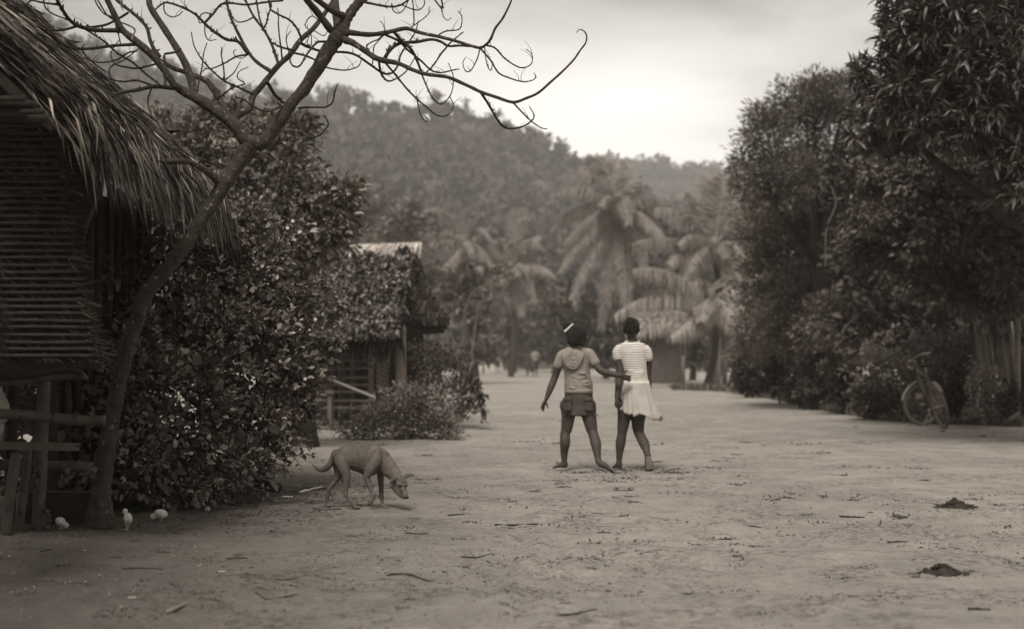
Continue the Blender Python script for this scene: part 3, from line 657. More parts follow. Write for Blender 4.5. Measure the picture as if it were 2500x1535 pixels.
# stepped gable of leaf rows
for k in range(13):
    y = 560+k*21; xl = 670-k*6.5; xr = 700+k*11.5+(18 if k > 10 else 0)
    p0, p1 = g(xl, y, .3), g(xr, y, .5); a = Acc(); a.tube([p0, p1], .03, 6)
    for q in range(26):
        c = p0.lerp(p1, random.random()); a.box(c+Vector((0, -.02, -.05)), (.035, .012, .13), Matrix.Rotation(random.uniform(-.4, .4), 3, 'Y'))
    a.obj('leaf_row', M_thatch_dark, groot, False)
a = Acc(); a.add([g(690, 545, .7), g(700, 870, .6), g(850, 870, .7), g(840, 800, .7), g(785, 800, .7), g(720, 600, .7)]+[q+Vector((0, .1, 0)) for q in [g(690, 545, .7), g(700, 870, .6), g(850, 870, .7), g(840, 800, .7), g(785, 800, .7), g(720, 600, .7)]],
                 [(0, 1, 2, 3, 4, 5), (11, 10, 9, 8, 7, 6), (0, 5, 11, 6), (5, 4, 10, 11), (4, 3, 9, 10), (3, 2, 8, 9), (2, 1, 7, 8), (1, 0, 6, 7)]); a.obj('gable', M_thatch_bed, groot, False)
a = Acc(); q = g(600, 870, -.3); a.tube([(q.x+.02, q.y, 0), q], [.085, .082], 12); a.obj('corner_post', mat('post_grey', .20, .25, 6, .85, bump=.4, stretch=(4, 4, .5)), groot)
for X, dd in ((445, -.2), (290, .1), (140, -.2), (350, 1.6), (520, 1.6), (240, 1.7)):
    q = g(X, 900, dd); a = Acc(); a.tube([(q.x, q.y, 0), q], .042 if dd < 1 else .035, 8); a.obj('post', M_bamboo_far if X == 445 else M_bamboo, groot)
for k, Y in enumerate((1000, 1038, 1078, 1118, 1163, 1208, 1250, 1290)):
    p0, p1 = g(150+random.uniform(-10, 15), Y+random.uniform(-4, 4), -.28), g(458+random.uniform(-8, 8), Y+random.uniform(-6, 6), -.28)
    a = Acc(); a.tube([p0, p0.lerp(p1, .5)+Vector((0, 0, random.uniform(-.015, .015))), p1], .024, 8); a.obj('rail', mat('rail_bamboo', .125, .3, 6, .7, v2=.06), groot)
for k in range(7):
    Y = 1020+k*24; p0, p1 = g(478, Y, -.2), g(530, Y+26, -.1); a = Acc(); a.tube([p0, p1], .03, 8); a.obj('stacked_log', M_bamboo_far, groot)
a = Acc(); a.tube([g(212, 1128, -.5), g(462, 1230, -.45)], .021, 8); a.obj('brace', mat('brace_bamboo', .30, .2, 6, .7), groot)
a = Acc(); q = g(400, 1110, 1.9); a.box((q.x, q.y, .72), (2.0, .05, 1.44)); a.obj('back_wall', M_thatch_bed, groot, False)
# vines over the roof
pos = []; Yv = []
n = 9500; s_ = rng.random(n); t_ = rng.random(n); E0, E1, R0, R1 = (np.array(x) for x in (e0, e1, r0, r1))
t2 = (t_*1.12)[:, None]; pp = (R0*(1-s_)[:, None]+R1*s_[:, None])*(1-t2)+(E0*(1-s_)[:, None]+E1*s_[:, None])*t2
keep = (t_ > .13+.05*np.sin(s_*19))
pp += np.array([0, -1, .8])*(.16+.14*rng.random((n, 1))*fbm(s_*9, t_*6, 5, 2)[:, None]*1.6)
pp = pp[keep]; Yd = rng.normal(0, .6, pp.shape)+np.array([0, -.5, -.8])
o = leafmesh('vine_leaves', LEAF_OVAL, pp, Yd, .055+.055*rng.random(len(pp)), mat('leaf_vine', .085, .3, 4, .5, island=.6, ipow=2.4, transl=.12, spec=.5), None, .6)
tag(o, 'creeping vine whose leaves hang over the granary roof', 'vine', kind=None)
# water pot hanging on a post, shelf and bench
a = Acc(); c = g(165, 1165, -1.0); q = [(c.x, c.y, c.z+dz) for dz in (-.09, .07)]; a.tube(q, [.085, .105], 16, flat=True); o = a.obj('bucket', M_dark)
tag(o, 'black bucket standing on the bench beside the granary', 'bucket')
br = empty('bench', G(765, 1052), 'rough plank bench left of the granary with a bucket on it', 'bench')
a = Acc(); tz = g(165, 1195, -1.0).z; c = g(140, 1200, -1.0); a.box((c.x, c.y, tz-.02), (.62, .35, .035)); a.obj('seat', M_wood, br, False)
for sx in (-.25, .25):
    a = Acc(); a.box((c.x+sx, c.y, (tz-.04)/2), (.06, .28, tz-.04)); a.obj('leg', M_wood, br, False)
a = Acc(); c = g(190, 1090, -.6); a.box(c, (.13, .02, .16)); tag(a.obj('hanging_board', mat('board_pale', .32, .2, 8), None, False), 'small pale board hanging beside the granary post above the bucket', 'board')
# bushes round the granary
tree('flowering_bush', 'low leafy bush growing in front of the granary rails', 'bush', 'bushes round the granary', G(965, 1073),
     [B(930, 1030, 18.2, 85, 48), B(960, 995, 18.6, 55, 40), B(1020, 1005, 18.4, 95, 72), B(1080, 1040, 18.2, 50, 38), B(990, 985, 18.8, 60, 45), B(870, 1050, 18.2, 48, 26), B(1105, 1060, 18.0, 28, 20)], 480, 20, .10, LEAF_DIA, .046, M_leaf_mid, M_bark_dark, r0=.02)
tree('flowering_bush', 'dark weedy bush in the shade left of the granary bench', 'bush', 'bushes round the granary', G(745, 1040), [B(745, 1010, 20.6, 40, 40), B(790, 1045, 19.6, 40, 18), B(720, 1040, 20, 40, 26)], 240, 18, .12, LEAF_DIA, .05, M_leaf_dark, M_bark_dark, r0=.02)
tree('flowering_bush', 'taller dark bush at the right corner of the granary', 'bush', 'bushes round the granary', G(1080, 1000),
     [B(1060, 900, 21.5, 75, 70), B(1100, 930, 21.3, 62, 80), B(1040, 870, 22, 50, 35), B(1120, 970, 21, 30, 36)], 240, 18, .14, LEAF_DIA, .06, M_leaf_dark, M_bark_dark, r0=.03)
root = empty('arching_shoots', G(1100, 1020), 'thin arching leafy shoots right of the granary bushes', 'shoots')
for k in range(7):
    p0 = Vector(P(1110+k*3, 1000, 20.8)); p0.z = .1; tp = P(1135+k*7, 905+abs(k-2)*14, 20.8); e = P(1160+k*4, 960+k*11, 20.7); pt = [Vector(q) for q in curve([p0, tp, e], 6)]
    a = Acc(); a.tube(pt, .006, 4); a.obj('stem', M_bark_dark, root)
    pp = np.array([pt[random.randrange(4, len(pt))] for q in range(34)])+rng.normal(0, .03, (34, 3)); leafmesh('leaves', LEAF_OVAL, pp, rng.normal(0, .5, (34, 3))+np.array([0, 0, -.7]), .07+.03*rng.random(34), M_leaf_dark, root)['kind'] = 'stuff'

# ================================================================== RIGHT SIDE VEGETATION
tree('mango_tree', 'huge dark mango tree with long leaves filling the upper right corner', 'tree', 'trees along the right side', (9.4, 18.2, 0),
     [B(2310, 70, 16, 140, 110), B(2215, 120, 16.2, 60, 80), B(2430, 190, 15.6, 120, 140), B(2260, 240, 16, 120, 95), B(2370, 310, 15.8, 120, 60), B(2140, 190, 17, 60, 50), B(2420, -60, 16.5, 240, 130),
      B(2500, 420, 15.6, 80, 110), B(2200, 20, 17, 50, 60), B(2620, 200, 16, 160, 300), B(2170, 300, 17, 90, 70), B(2420, 120, 19, 200, 150), B(2360, 260, 18.5, 180, 90), B(2095, 170, 17.5, 30, 22)], 330, 11, .16, LEAF_LONG, .19, mat('leaf_mango', .055, .3, 3, .4, island=.5, ipow=2.2, transl=.08, spec=.5), M_bark_dark,
     style='rosette', r0=.28, nl=7, singles=300)
tree('round_leaf_tree', 'lighter bushy tree left of the huge dark mango tree against the sky', 'tree', 'trees along the right side', (6.2, 28.5, 0),
     [B(1965, 250, 27.5, 90, 62), B(1875, 325, 27, 70, 62), B(2040, 330, 27.5, 110, 110), B(1835, 415, 26.5, 48, 76), B(1925, 430, 26.6, 90, 80), B(2060, 230, 28, 70, 50), B(1985, 205, 28, 30, 24), B(1855, 285, 27.5, 34, 30)],
     260, 24, .22, LEAF_LANCE, .10, M_leaf_mid, M_bark_dark, r0=.2, style='ball')
tree('layered_tree', 'dark tree with tiered drooping branches behind the bicycle and the fence', 'tree', 'trees along the right side', (8.9, 24.6, 0),
     [B(2160, 430, 21.5, 100, 45), B(2320, 440, 21, 130, 50), B(2450, 500, 20.5, 110, 60), B(2210, 530, 21, 140, 50), B(2360, 590, 20.6, 150, 50), B(2470, 660, 20.2, 90, 50), B(2140, 620, 21.6, 90, 50), B(2290, 690, 21, 110, 45), B(2420, 735, 20.8, 110, 30), B(2330, 380, 21.4, 120, 40), B(2560, 560, 21, 120, 160)],
     230, 22, .20, LEAF_DIA, .095, mat('leaf_tiered', .09, .3, 3, .5, island=.5, transl=.1), M_bark_dark, style='droop', flat=.22, r0=.2)
tree('vine_covered_tree', 'sprawling grey green tree in the middle of the right side thicket', 'tree', 'trees along the right side', (6.6, 32, 0),
     [B(1850, 560, 30, 55, 60), B(1950, 560, 30, 100, 80), B(1870, 680, 30, 80, 80), B(2000, 700, 29, 120, 100), B(2090, 620, 29, 100, 110), B(2060, 790, 27.5, 100, 80), B(1920, 800, 29, 100, 70), B(1845, 800, 31, 50, 80), B(1870, 490, 31, 50, 40), B(2060, 500, 30, 90, 50), B(1960, 490, 29.5, 90, 50), B(1900, 540, 29, 80, 50), B(2010, 430, 30, 80, 60)],
     220, 24, .26, LEAF_DIA, .085, mat('leaf_soft', .15, .3, 3, .6, island=.4, transl=.2), M_bark_dark, flat=.45, r0=.2, nl=7)
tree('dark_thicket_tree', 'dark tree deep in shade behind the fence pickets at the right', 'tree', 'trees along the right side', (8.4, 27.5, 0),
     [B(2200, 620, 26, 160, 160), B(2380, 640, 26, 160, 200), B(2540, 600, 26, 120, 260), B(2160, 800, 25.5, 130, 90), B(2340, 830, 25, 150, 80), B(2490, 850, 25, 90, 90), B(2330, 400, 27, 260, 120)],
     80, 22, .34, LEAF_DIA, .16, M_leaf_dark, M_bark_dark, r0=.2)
lowb = [((1840, 905), 37, 50, 52, 'd', 'dark bush at the far left foot of the thicket next to the pale post'), ((1810, 880), 40, 26, 60, 'p', 'pale loose bush just right of the pale post'),
        ((1905, 900), 32, 60, 66, 'd', 'dark bush second along the foot of the thicket'), ((1990, 915), 28.5, 60, 66, 'm', 'grey bush in the middle of the thicket foot'),
        ((2060, 930), 26, 56, 60, 'd', 'dark low bush left of the pale knobbly bushes'), ((2085, 850), 25.5, 34, 66, 'k', 'upright pale knobbly bush left of the bicycle'),
        ((2175, 880), 23.5, 70, 84, 'k', 'large pale knobbly bush right behind the bicycle handlebar'), ((2130, 960), 24, 60, 52, 'm', 'low bush under the pale knobbly bushes'),
        ((2260, 920), 22.6, 60, 96, 'm', 'leafy bush behind the rear wheel of the bicycle'), ((2325, 930), 22.8, 40, 90, 'd', 'dark bush between the bicycle and the clipped shrub'),
        ((2190, 985), 24.2, 70, 50, 'd', 'dark bush in the shade behind the front wheel of the bicycle'), ((2402, 950), 21.9, 58, 76, 'c', 'clipped pale shrub standing before the fence pickets'), ((2470, 985), 22, 30, 50, 'd', 'small dark shrub against the right fence post'),
        ((1950, 950), 29, 50, 26, 'd', 'low sprawling plant at the edge of the sand below the thicket')]
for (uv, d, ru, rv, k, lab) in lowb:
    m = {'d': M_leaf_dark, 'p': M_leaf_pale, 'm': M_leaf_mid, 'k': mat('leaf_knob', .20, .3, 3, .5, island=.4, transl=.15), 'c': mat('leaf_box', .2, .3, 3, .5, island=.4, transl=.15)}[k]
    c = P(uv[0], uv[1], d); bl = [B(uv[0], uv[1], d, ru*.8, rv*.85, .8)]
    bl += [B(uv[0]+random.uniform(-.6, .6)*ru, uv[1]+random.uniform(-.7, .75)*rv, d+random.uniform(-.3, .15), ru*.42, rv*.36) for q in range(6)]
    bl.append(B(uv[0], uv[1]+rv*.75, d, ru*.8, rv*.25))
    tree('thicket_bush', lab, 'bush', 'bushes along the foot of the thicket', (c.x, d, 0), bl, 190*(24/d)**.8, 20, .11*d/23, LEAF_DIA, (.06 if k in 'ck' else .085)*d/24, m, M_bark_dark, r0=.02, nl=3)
# grass fringe along the foot of the thicket
n = 5200; t_ = rng.random(n); ln = np.array([(1640, 942, 46), (1760, 950, 44), (1900, 975, 34), (2010, 1000, 27.6), (2120, 1018, 24), (2240, 1030, 22.5), (2330, 1034, 22), (2500, 1042, 21.3)])
us = np.interp(t_, np.linspace(0, 1, 8), ln[:, 0]); ds_ = np.interp(t_, np.linspace(0, 1, 8), ln[:, 2])+np.abs(rng.normal(0, .8, n))
x = (us-CX)/FPX*ds_; pp = np.stack([x, ds_, gz(x, ds_)], -1); Yd = rng.normal(0, .45, (n, 3)); Yd[:, 2] = 1
tag(leafmesh('grass', LEAF_LANCE, pp, Yd, .07+.13*rng.random(n)*(ds_/26), M_leaf_mid, None, .8), 'short ragged grass along the foot of the thicket', kind='stuff')
# hanging vine stem in the thicket
a = Acc(); a.tube([tuple(q) for q in curve([tuple(P(2030, 455, 25)), tuple(P(2040, 500, 25)), tuple(P(2018, 560, 25)), tuple(P(2015, 650, 25))], 5)], .012, 6); tag(a.obj('liana', M_leaf_pale), 'thin pale liana hanging in the middle of the thicket', 'liana')
# picket fence
froot = empty('picket_fence', G(2440, 1035), 'fence of thin upright sticks behind the clipped shrub', 'fence')
for k in range(58):
    u = 2222+k*4.6; lean = (-.12 if u > 2385 else .02)*random.uniform(.4, 1.2); d = 23+random.uniform(-.05, .05); b = P(u+lean*-60, 900, d); h = 1.52+.14*random.random()-(0 if u > 2385 else .12)
    a = Acc(); r = random.uniform(.012, .019); a.tube([(b.x, b.y, 0), (b.x+lean*.5+random.uniform(-.02, .02), b.y, h*.5), (b.x+lean*1.1, b.y, h)], [r, r, r*.8], 6, flat=True); a.obj('picket', M_bamboo_far if u > 2385 else M_bamboo, froot)
for z in (.5, 1.15):
    p0, p1 = P(2222, 900, 23.04), P(2490, 900, 23.04); a = Acc(); a.tube([(p0.x, p0.y+.03, z), (p1.x, p1.y+.03, z)], .018, 6); a.obj('rail', M_bamboo, froot)
a = Acc(); b = P(2483, 900, 22.0); a.tube([(b.x, b.y, 0), (b.x+.02, b.y, 1.66)], [.05, .04], 8, flat=True); tag(a.obj('fence_post', M_bamboo_far), 'tall pale post at the right end of the stick fence', 'post')
a = Acc(); a.tube([G(2452, 1040)+Vector((0, 0, .03)), P(2486, 1008, 21.6)], [.04, .03], 6); tag(a.obj('leaning_plank', M_bamboo_far), 'short board leaning on the foot of the right fence post', 'board')

# ================================================================== BICYCLE
M_tyre = mat('tyre_dusty', .11, .25, 20, .85)
def wheel(name, c, nrm, Rr, root):
    nrm = Vector(nrm).normalized(); up = Vector((0, 0, 1)); a1 = (up-nrm*up.dot(nrm)).normalized(); b1 = nrm.cross(a1); c = Vector(c)
    w = empty(name, c, None, None); w.parent = root; w.matrix_parent_inverse = Matrix.Translation(root.location).inverted()
    def ring(nm, rad, r, m, nn=40, ns=8):
        a = Acc(); V = []; F = []
        for i in range(nn):
            x = 2*math.pi*i/nn; o = a1*math.cos(x)+b1*math.sin(x)
            for k in range(ns):
                y = 2*math.pi*k/ns; V.append(c+o*(rad+r*math.cos(y))+nrm*r*math.sin(y))
        for i in range(nn):
            for k in range(ns): F.append((i*ns+k, i*ns+(k+1) % ns, ((i+1) % nn)*ns+(k+1) % ns, ((i+1) % nn)*ns+k))
        a.add(V, F); o = a.obj(nm, m); o.parent = w; o.matrix_parent_inverse = Matrix.Translation(c).inverted(); return o
    ring('tyre', Rr-.022, .023, M_tyre); ring('rim', Rr-.052, .011, mat('rim_dull', .16, .2, 20, .5))
    a = Acc()
    for i in range(28):
        x = 2*math.pi*i/28; o = a1*math.cos(x)+b1*math.sin(x); a.tube([c+nrm*(.025 if i % 2 else -.025), c+o*(Rr-.06)], .0016, 4)
    o = a.obj('spokes', mat('bar_dull', .22)); o['kind'] = 'stuff'; o.parent = w; o.matrix_parent_inverse = Matrix.Translation(c).inverted()
    a = Acc(); a.tube([c-nrm*.055, c+nrm*.055], .018, 10); o = a.obj('hub', M_metal); o.parent = w; o.matrix_parent_inverse = Matrix.Translation(c).inverted()
    return w, a1, b1
Rc = P(2305, 900, 20.75); Rc.z = 0; Fc = P(2258, 900, 21.65); Fc.z = 0
upv = Vector((-.24, 0, 1)).normalized(); hv = (Fc-Rc).normalized(); lat = hv.cross(upv).normalized()
bk = empty('bicycle', Rc, 'old bicycle with swept handlebar parked against the thicket, rear wheel nearest', 'bicycle')
Rh = Rc+upv*.335; Fh = Fc+Vector((-.12, 0, 1)).normalized()*.335
wheel('wheel', Rh, lat, .335, bk); fn = Vector((.30, -.93, -.05)); wheel('wheel', Fh, fn, .335, bk)
BB = Rh.lerp(Fh, .42)-upv*.05; SD = Rh+hv*.20+upv*.50; HT = Rh.lerp(Fh, .78)+upv*.52; HB = Rh.lerp(Fh, .83)+upv*.40
a = Acc()
for p_, q_, r in ((BB, SD, .016), (BB, HB, .019), (SD-upv*.05, HT, .016), (HT, HB, .021)): a.tube([p_, q_], r, 8)
for sg in (-1, 1):
    a.tube([BB+lat*.03*sg, Rh+lat*.055*sg], .010, 6); a.tube([SD-upv*.06+lat*.015*sg, Rh+lat*.055*sg], .009, 6)
a.solid('frame', M_paint, bk, .006, 1)
a = Acc(); fnn = fn.normalized()
for sg in (-1, 1): a.tube([HB+fnn*.03*sg, HB.lerp(Fh, .5)+fnn*.055*sg, Fh+fnn*.055*sg], .011, 6)
a.obj('fork', M_paint, bk)
a = Acc(); a.tube([SD, SD+upv*.10], .012, 6); a.obj('seat_post', M_metal, bk)
a = Acc(); a.ell(SD+upv*.12-hv*.05, (.10, .12, .035)); a.ell(SD+upv*.12+hv*.09, (.045, .10, .028)); a.solid('saddle', M_dark, bk, .008, 2)
st = HT+upv*.16; ax = Vector((.24, -.86, .42)).normalized(); fw = Vector((-.6, .1, .12))
a = Acc(); a.tube([HT, st], .012, 8); a.tube([tuple(q) for q in curve([tuple(st+ax*.24-fw*.10+Vector((.03, 0, .03))), tuple(st+ax*.20+fw*.03), tuple(st+fw*.1), tuple(st-ax*.20+fw*.03), tuple(st-ax*.27-fw*.08)], 5)], .011, 8); a.obj('handlebar', mat('bar_dull', .22, .2, 20, .4), bk)
for sg, e in ((1, Vector((.03, 0, .03))), (-1, Vector((0, 0, 0)))):
    p1 = st+ax*.24*sg-fw*.12+e; p0 = st+ax*.22*sg-fw*.0+e*.3; a = Acc(); a.tube([p0, p1], .018, 8); a.obj('grip', mat('grip_pale', .35, .1, 20, .5), bk)
a = Acc(); a.tube([st+fw*.10+Vector((-.05, -.05, -.01)), st+fw*.10+Vector((.05, -.05, -.03))], .016, 8); a.obj('bell', M_metal, bk)
def guard(name, c, nrm, R0, x0, x1):
    nrm = Vector(nrm).normalized(); up = Vector((0, 0, 1)); a1 = (up-nrm*up.dot(nrm)).normalized(); b1 = nrm.cross(a1); V = []; F = []
    for i in range(17):
        x = x0+(x1-x0)*i/16; o = a1*math.cos(x)+b1*math.sin(x)
        for k in range(5): y = -1.2+.6*k; V.append(Vector(c)+o*(R0+.02*math.cos(y)-.012)+nrm*.032*math.sin(y))
        if i: F += [((i-1)*5+k, (i-1)*5+k+1, i*5+k+1, i*5+k) for k in range(4)]
    return pyobj(name, V, F, mat('mudguard', .20, .2, 20, .5), bk)
guard('mudguard', Rh, lat, .365, -1.5, .9); guard('mudguard', Fh, fn, .365, -.5, 1.4)
a = Acc(); a.tube([BB-lat*.07, BB+lat*.07], .014, 8); a.tube([BB+lat*.07, BB+lat*.07+upv*.15+hv*.04], .009, 6); a.tube([BB-lat*.07, BB-lat*.07-upv*.15-hv*.04], .009, 6); a.obj('crank', M_metal, bk)
for p_ in (BB+lat*.12+upv*.15+hv*.04, BB-lat*.12-upv*.15-hv*.04):
    a = Acc(); a.box(p_, (.10, .07, .022)); a.obj('pedal', mat('pedal_grey', .2, .2), bk, False)
a = Acc(); c = P(2150+570/6.048, 820+885/6.048, 21.3); a.box(c, (.10, .04, .08)); a.obj('chain_case', mat('case_grey', .15, .2), bk, False)
a = Acc(); a.tube([BB-lat*.03, BB-lat*.16-Vector((.02, 0, BB.z-.01))], .006, 6); a.obj('kickstand', M_metal, bk)

# ================================================================== TREE BEHIND THE BIG BUSH (middle left)
tree('broadleaf_tree', 'bushy broadleaf tree seen behind the forked bare tree', 'tree', None, (-2.4, 16.6, 0),
     [B(450, 330, 16, 80, 60), B(560, 310, 16.2, 110, 60), B(700, 330, 16, 85, 60), B(500, 400, 16, 120, 80), B(640, 430, 15.8, 150, 90), B(790, 470, 15.6, 80, 46), B(760, 560, 15.6, 110, 70), B(650, 560, 15.8, 120, 90), B(850, 465, 15.6, 40, 34), B(830, 550, 15.6, 50, 50), B(700, 620, 15.8, 100, 60), B(400, 450, 16, 60, 80)],
     250, 22, .15, LEAF_OVAL, .07, mat('leaf_broad', .15, .3, 3, .5, island=.5, ipow=2.0, transl=.18, spec=.4), M_bark_dark, r0=.14, nl=7, flat=.7)

# ================================================================== LARGE THATCHED HUT (left)
hut = empty('thatched_hut', (-3.4, 9.0, 0), 'large old palm thatched hut filling the left edge', 'hut')
sl = .918
E0, E1 = Vector((-2.28, 7.07, 2.20)), Vector((-2.38, 11.0, 2.21))
def upslope(p, q): return p+Vector((-q, 0, q*sl))
R0_, R1_ = upslope(E0, 3.0), upslope(E1, 3.0)
a = Acc(); V = [E0, E1, R1_, R0_]; V2 = [v+Vector((-.02, 0, -.045)) for v in V]; a.add(V+V2, [(0, 1, 2, 3), (7, 6, 5, 4), (0, 4, 5, 1), (1, 5, 6, 2), (0, 3, 7, 4)])
roof = a.obj('roof', M_thatch_bed, hut, False)
thatch_cover('thatch', R0_, R1_, E0, E1, 26000, .26, .0062, M_thatch, roof, thick=.20, jit=.6)
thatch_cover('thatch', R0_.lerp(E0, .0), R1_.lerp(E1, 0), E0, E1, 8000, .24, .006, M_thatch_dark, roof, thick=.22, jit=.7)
thatch_cover('thatch', upslope(E0, .25), upslope(E1, .25), E0+Vector((.04, 0, -.06)), E1+Vector((.04, 0, -.06)), 3200, .40, .0075, M_thatch, roof, thick=.16, jit=.42)
# single long blades over the eave, each an object
o, (p0, p1, p2, wv) = thatch_cover('tmp', upslope(E0, 1.0), upslope(E1, 1.0), E0+Vector((.06, 0, -.02)), E1+Vector((.06, 0, -.02)), 260, .5, .013, M_thatch, roof, thick=.16, jit=.30)
bpy.data.objects.remove(o)
for i in range(260):
    V = [p0[i]-wv[i]*.6, p0[i]+wv[i]*.6, p1[i]+wv[i], p1[i]-wv[i], p2[i]]; n_ = np.cross(p1[i]-p0[i], wv[i]); n_ = n_/np.linalg.norm(n_)*.004
    V.insert(0, (V[0]+V[1])/2+n_)
    pyobj('palm_strip', V, [(1, 2, 3), (1, 3, 4), (4, 3, 5)], M_thatch, roof, False)
# far gable edge frayed
n = 900; q = rng.random(n)*2.9; pp = np.array(E1)+np.stack([-q, 0*q, q*sl], -1)+rng.normal(0, .05, (n, 3)); Yd = np.array([.8, .12, -.5])+rng.normal(0, .3, (n, 3)); Yd[:, 2] += .25*rng.random(n)
leafmesh('frayed_edge', LEAF_LANCE, pp, Yd, .14+.22*rng.random(n), M_thatch_dark, roof, .8)['kind'] = 'stuff'
# gable wall of stacked palm-leaf rows, wider towards its foot
dW = 7.75; rows = 35
for k in range(rows):
    v = 290+k*17.0; ur = np.interp(v, [290, 350, 420, 524, 617, 700, 779, 860, 900], [140, 165, 176, 186, 196, 208, 228, 255, 262]); ul = -60
    p0_, p1_ = P(ul, v, dW), P(ur-8+random.uniform(-5, 5), v+random.uniform(-2, 2), dW-.02); a = Acc(); a.tube([p0_, p0_.lerp(p1_, .5)+Vector((0, 0, random.uniform(-.006, .006))), p1_], .0115, 6)
    a.obj('leaf_midrib', mat('midrib', .034, .4, 10, .7, bump=.3, island=.3), hut); a = Acc()
    for q in range(60):
        c = p0_.lerp(p1_, random.random())+Vector((0, .010+.01*random.random(), .004)); e = c+Vector((random.uniform(.03, .09), random.uniform(-.008, .008), -.040)); wq = Vector((.006, 0, .003)); a.add([c-wq, c+wq, e+wq*.6, e-wq*.6], [(0, 1, 2, 3)])
    for q in range(15):
        c = p1_+Vector((random.uniform(-.05, .01), random.uniform(-.02, .02), -.03*random.random())); e = c+Vector((random.uniform(.03, .10), random.uniform(-.03, .03), random.uniform(-.05, .02))); wq = Vector((.0015, 0, .0035)); a.add([c-wq, c+wq, e+wq*.3, e-wq*.3], [(0, 1, 2, 3)])
    a.obj('leaf_row', M_thatch_dark, hut, False)
a = Acc(); q = [P(-500, -290, dW+.04), P(228, 350, dW+.04), P(240, 470, dW+.04), P(205, 560, dW+.04), P(196, 617, dW+.04), P(205, 700, dW+.04), P(245, 860, dW+.04), P(250, 900, dW+.04), P(-400, 900, dW+.04)]; k = len(q)
a.add(q+[x+Vector((0, .06, 0)) for x in q], [tuple(range(k-1, -1, -1)), tuple(range(k, 2*k))]+[(i, (i+1) % k, (i+1) % k+k, i+k) for i in range(k)]); a.obj('gable_backing', M_thatch_bed, hut, False)
# long side wall in the shade of the eave
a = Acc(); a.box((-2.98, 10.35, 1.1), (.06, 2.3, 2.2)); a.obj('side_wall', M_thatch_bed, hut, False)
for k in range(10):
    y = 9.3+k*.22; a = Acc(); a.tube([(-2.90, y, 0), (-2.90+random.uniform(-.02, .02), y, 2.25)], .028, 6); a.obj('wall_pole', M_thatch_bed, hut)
# pole ends under the eave
for (u0, v0, u1, v1, r, d_) in ((-60, 243, 60, 241, 8, 6.6), (-40, 250, 88, 256, 10, 6.7), (-60, 262, 60, 263, 12, 6.75), (50, 274, 108, 272, 7, 6.7), (-60, 290, 116, 290, 11, 6.8), (-60, 268, 100, 280, 8, 6.9)):
    a = Acc(); a.tube([P(u0, v0, d_), P(u1, v1, d_)], r*px(d_), 12, flat=True); a.obj('roof_pole', M_bark_dark, hut)
# nearer low awning of coarse thatch at the very left
aw = empty('thatch_awning', P(-60, 900, 6.3)-Vector((0, 0, .95)), 'shaggy out of focus thatch awning at the lower left of the hut', 'awning')
A0, A1, B0_, B1_ = P(-260, 400, 6.5), P(-60, 430, 6.9), P(-190, 830, 5.8), P(5, 800, 6.4)
a = Acc(); V = [A0, A1, B1_, B0_]; a.add(V+[v+Vector((-.05, .12, 0)) for v in V], [(0, 1, 2, 3), (7, 6, 5, 4), (1, 5, 6, 2), (0, 3, 7, 4), (0, 4, 5, 1), (2, 6, 7, 3)]); aroof = a.obj('awning_bed', M_thatch_bed, aw, False)
n = 3600; s_ = rng.random(n)**.8; t_ = rng.random(n); A0n, A1n, B0n, B1n = (np.array(x) for x in (A0, A1, B0_, B1_))
pp = (A0n*(1-s_)[:, None]+A1n*s_[:, None])*(1-t_)[:, None]+(B0n*(1-s_)[:, None]+B1n*s_[:, None])*t_[:, None]+np.array([0, -1, 0])*(.03+.12*rng.random((n, 1)))
Yd = np.array([.5, -.12, -.85])+rng.normal(0, .24, (n, 3)); leafmesh('thatch', (LEAF_LANCE[0]*np.array([.13, 1, .3]), LEAF_LANCE[1]), pp, Yd, .09+.15*rng.random(n), M_thatch_dark, aroof, .6)['kind'] = 'stuff'
# beam end resting on the fence post
a = Acc(); a.tube([P(40, 862, 8.5), P(88, 848, 8.45), P(190, 836, 8.35)], [.034, .034, .036], 14, flat=True); tag(a.obj('beam', M_bamboo), 'thick rounded beam end resting on the tall bamboo fence post', 'beam')

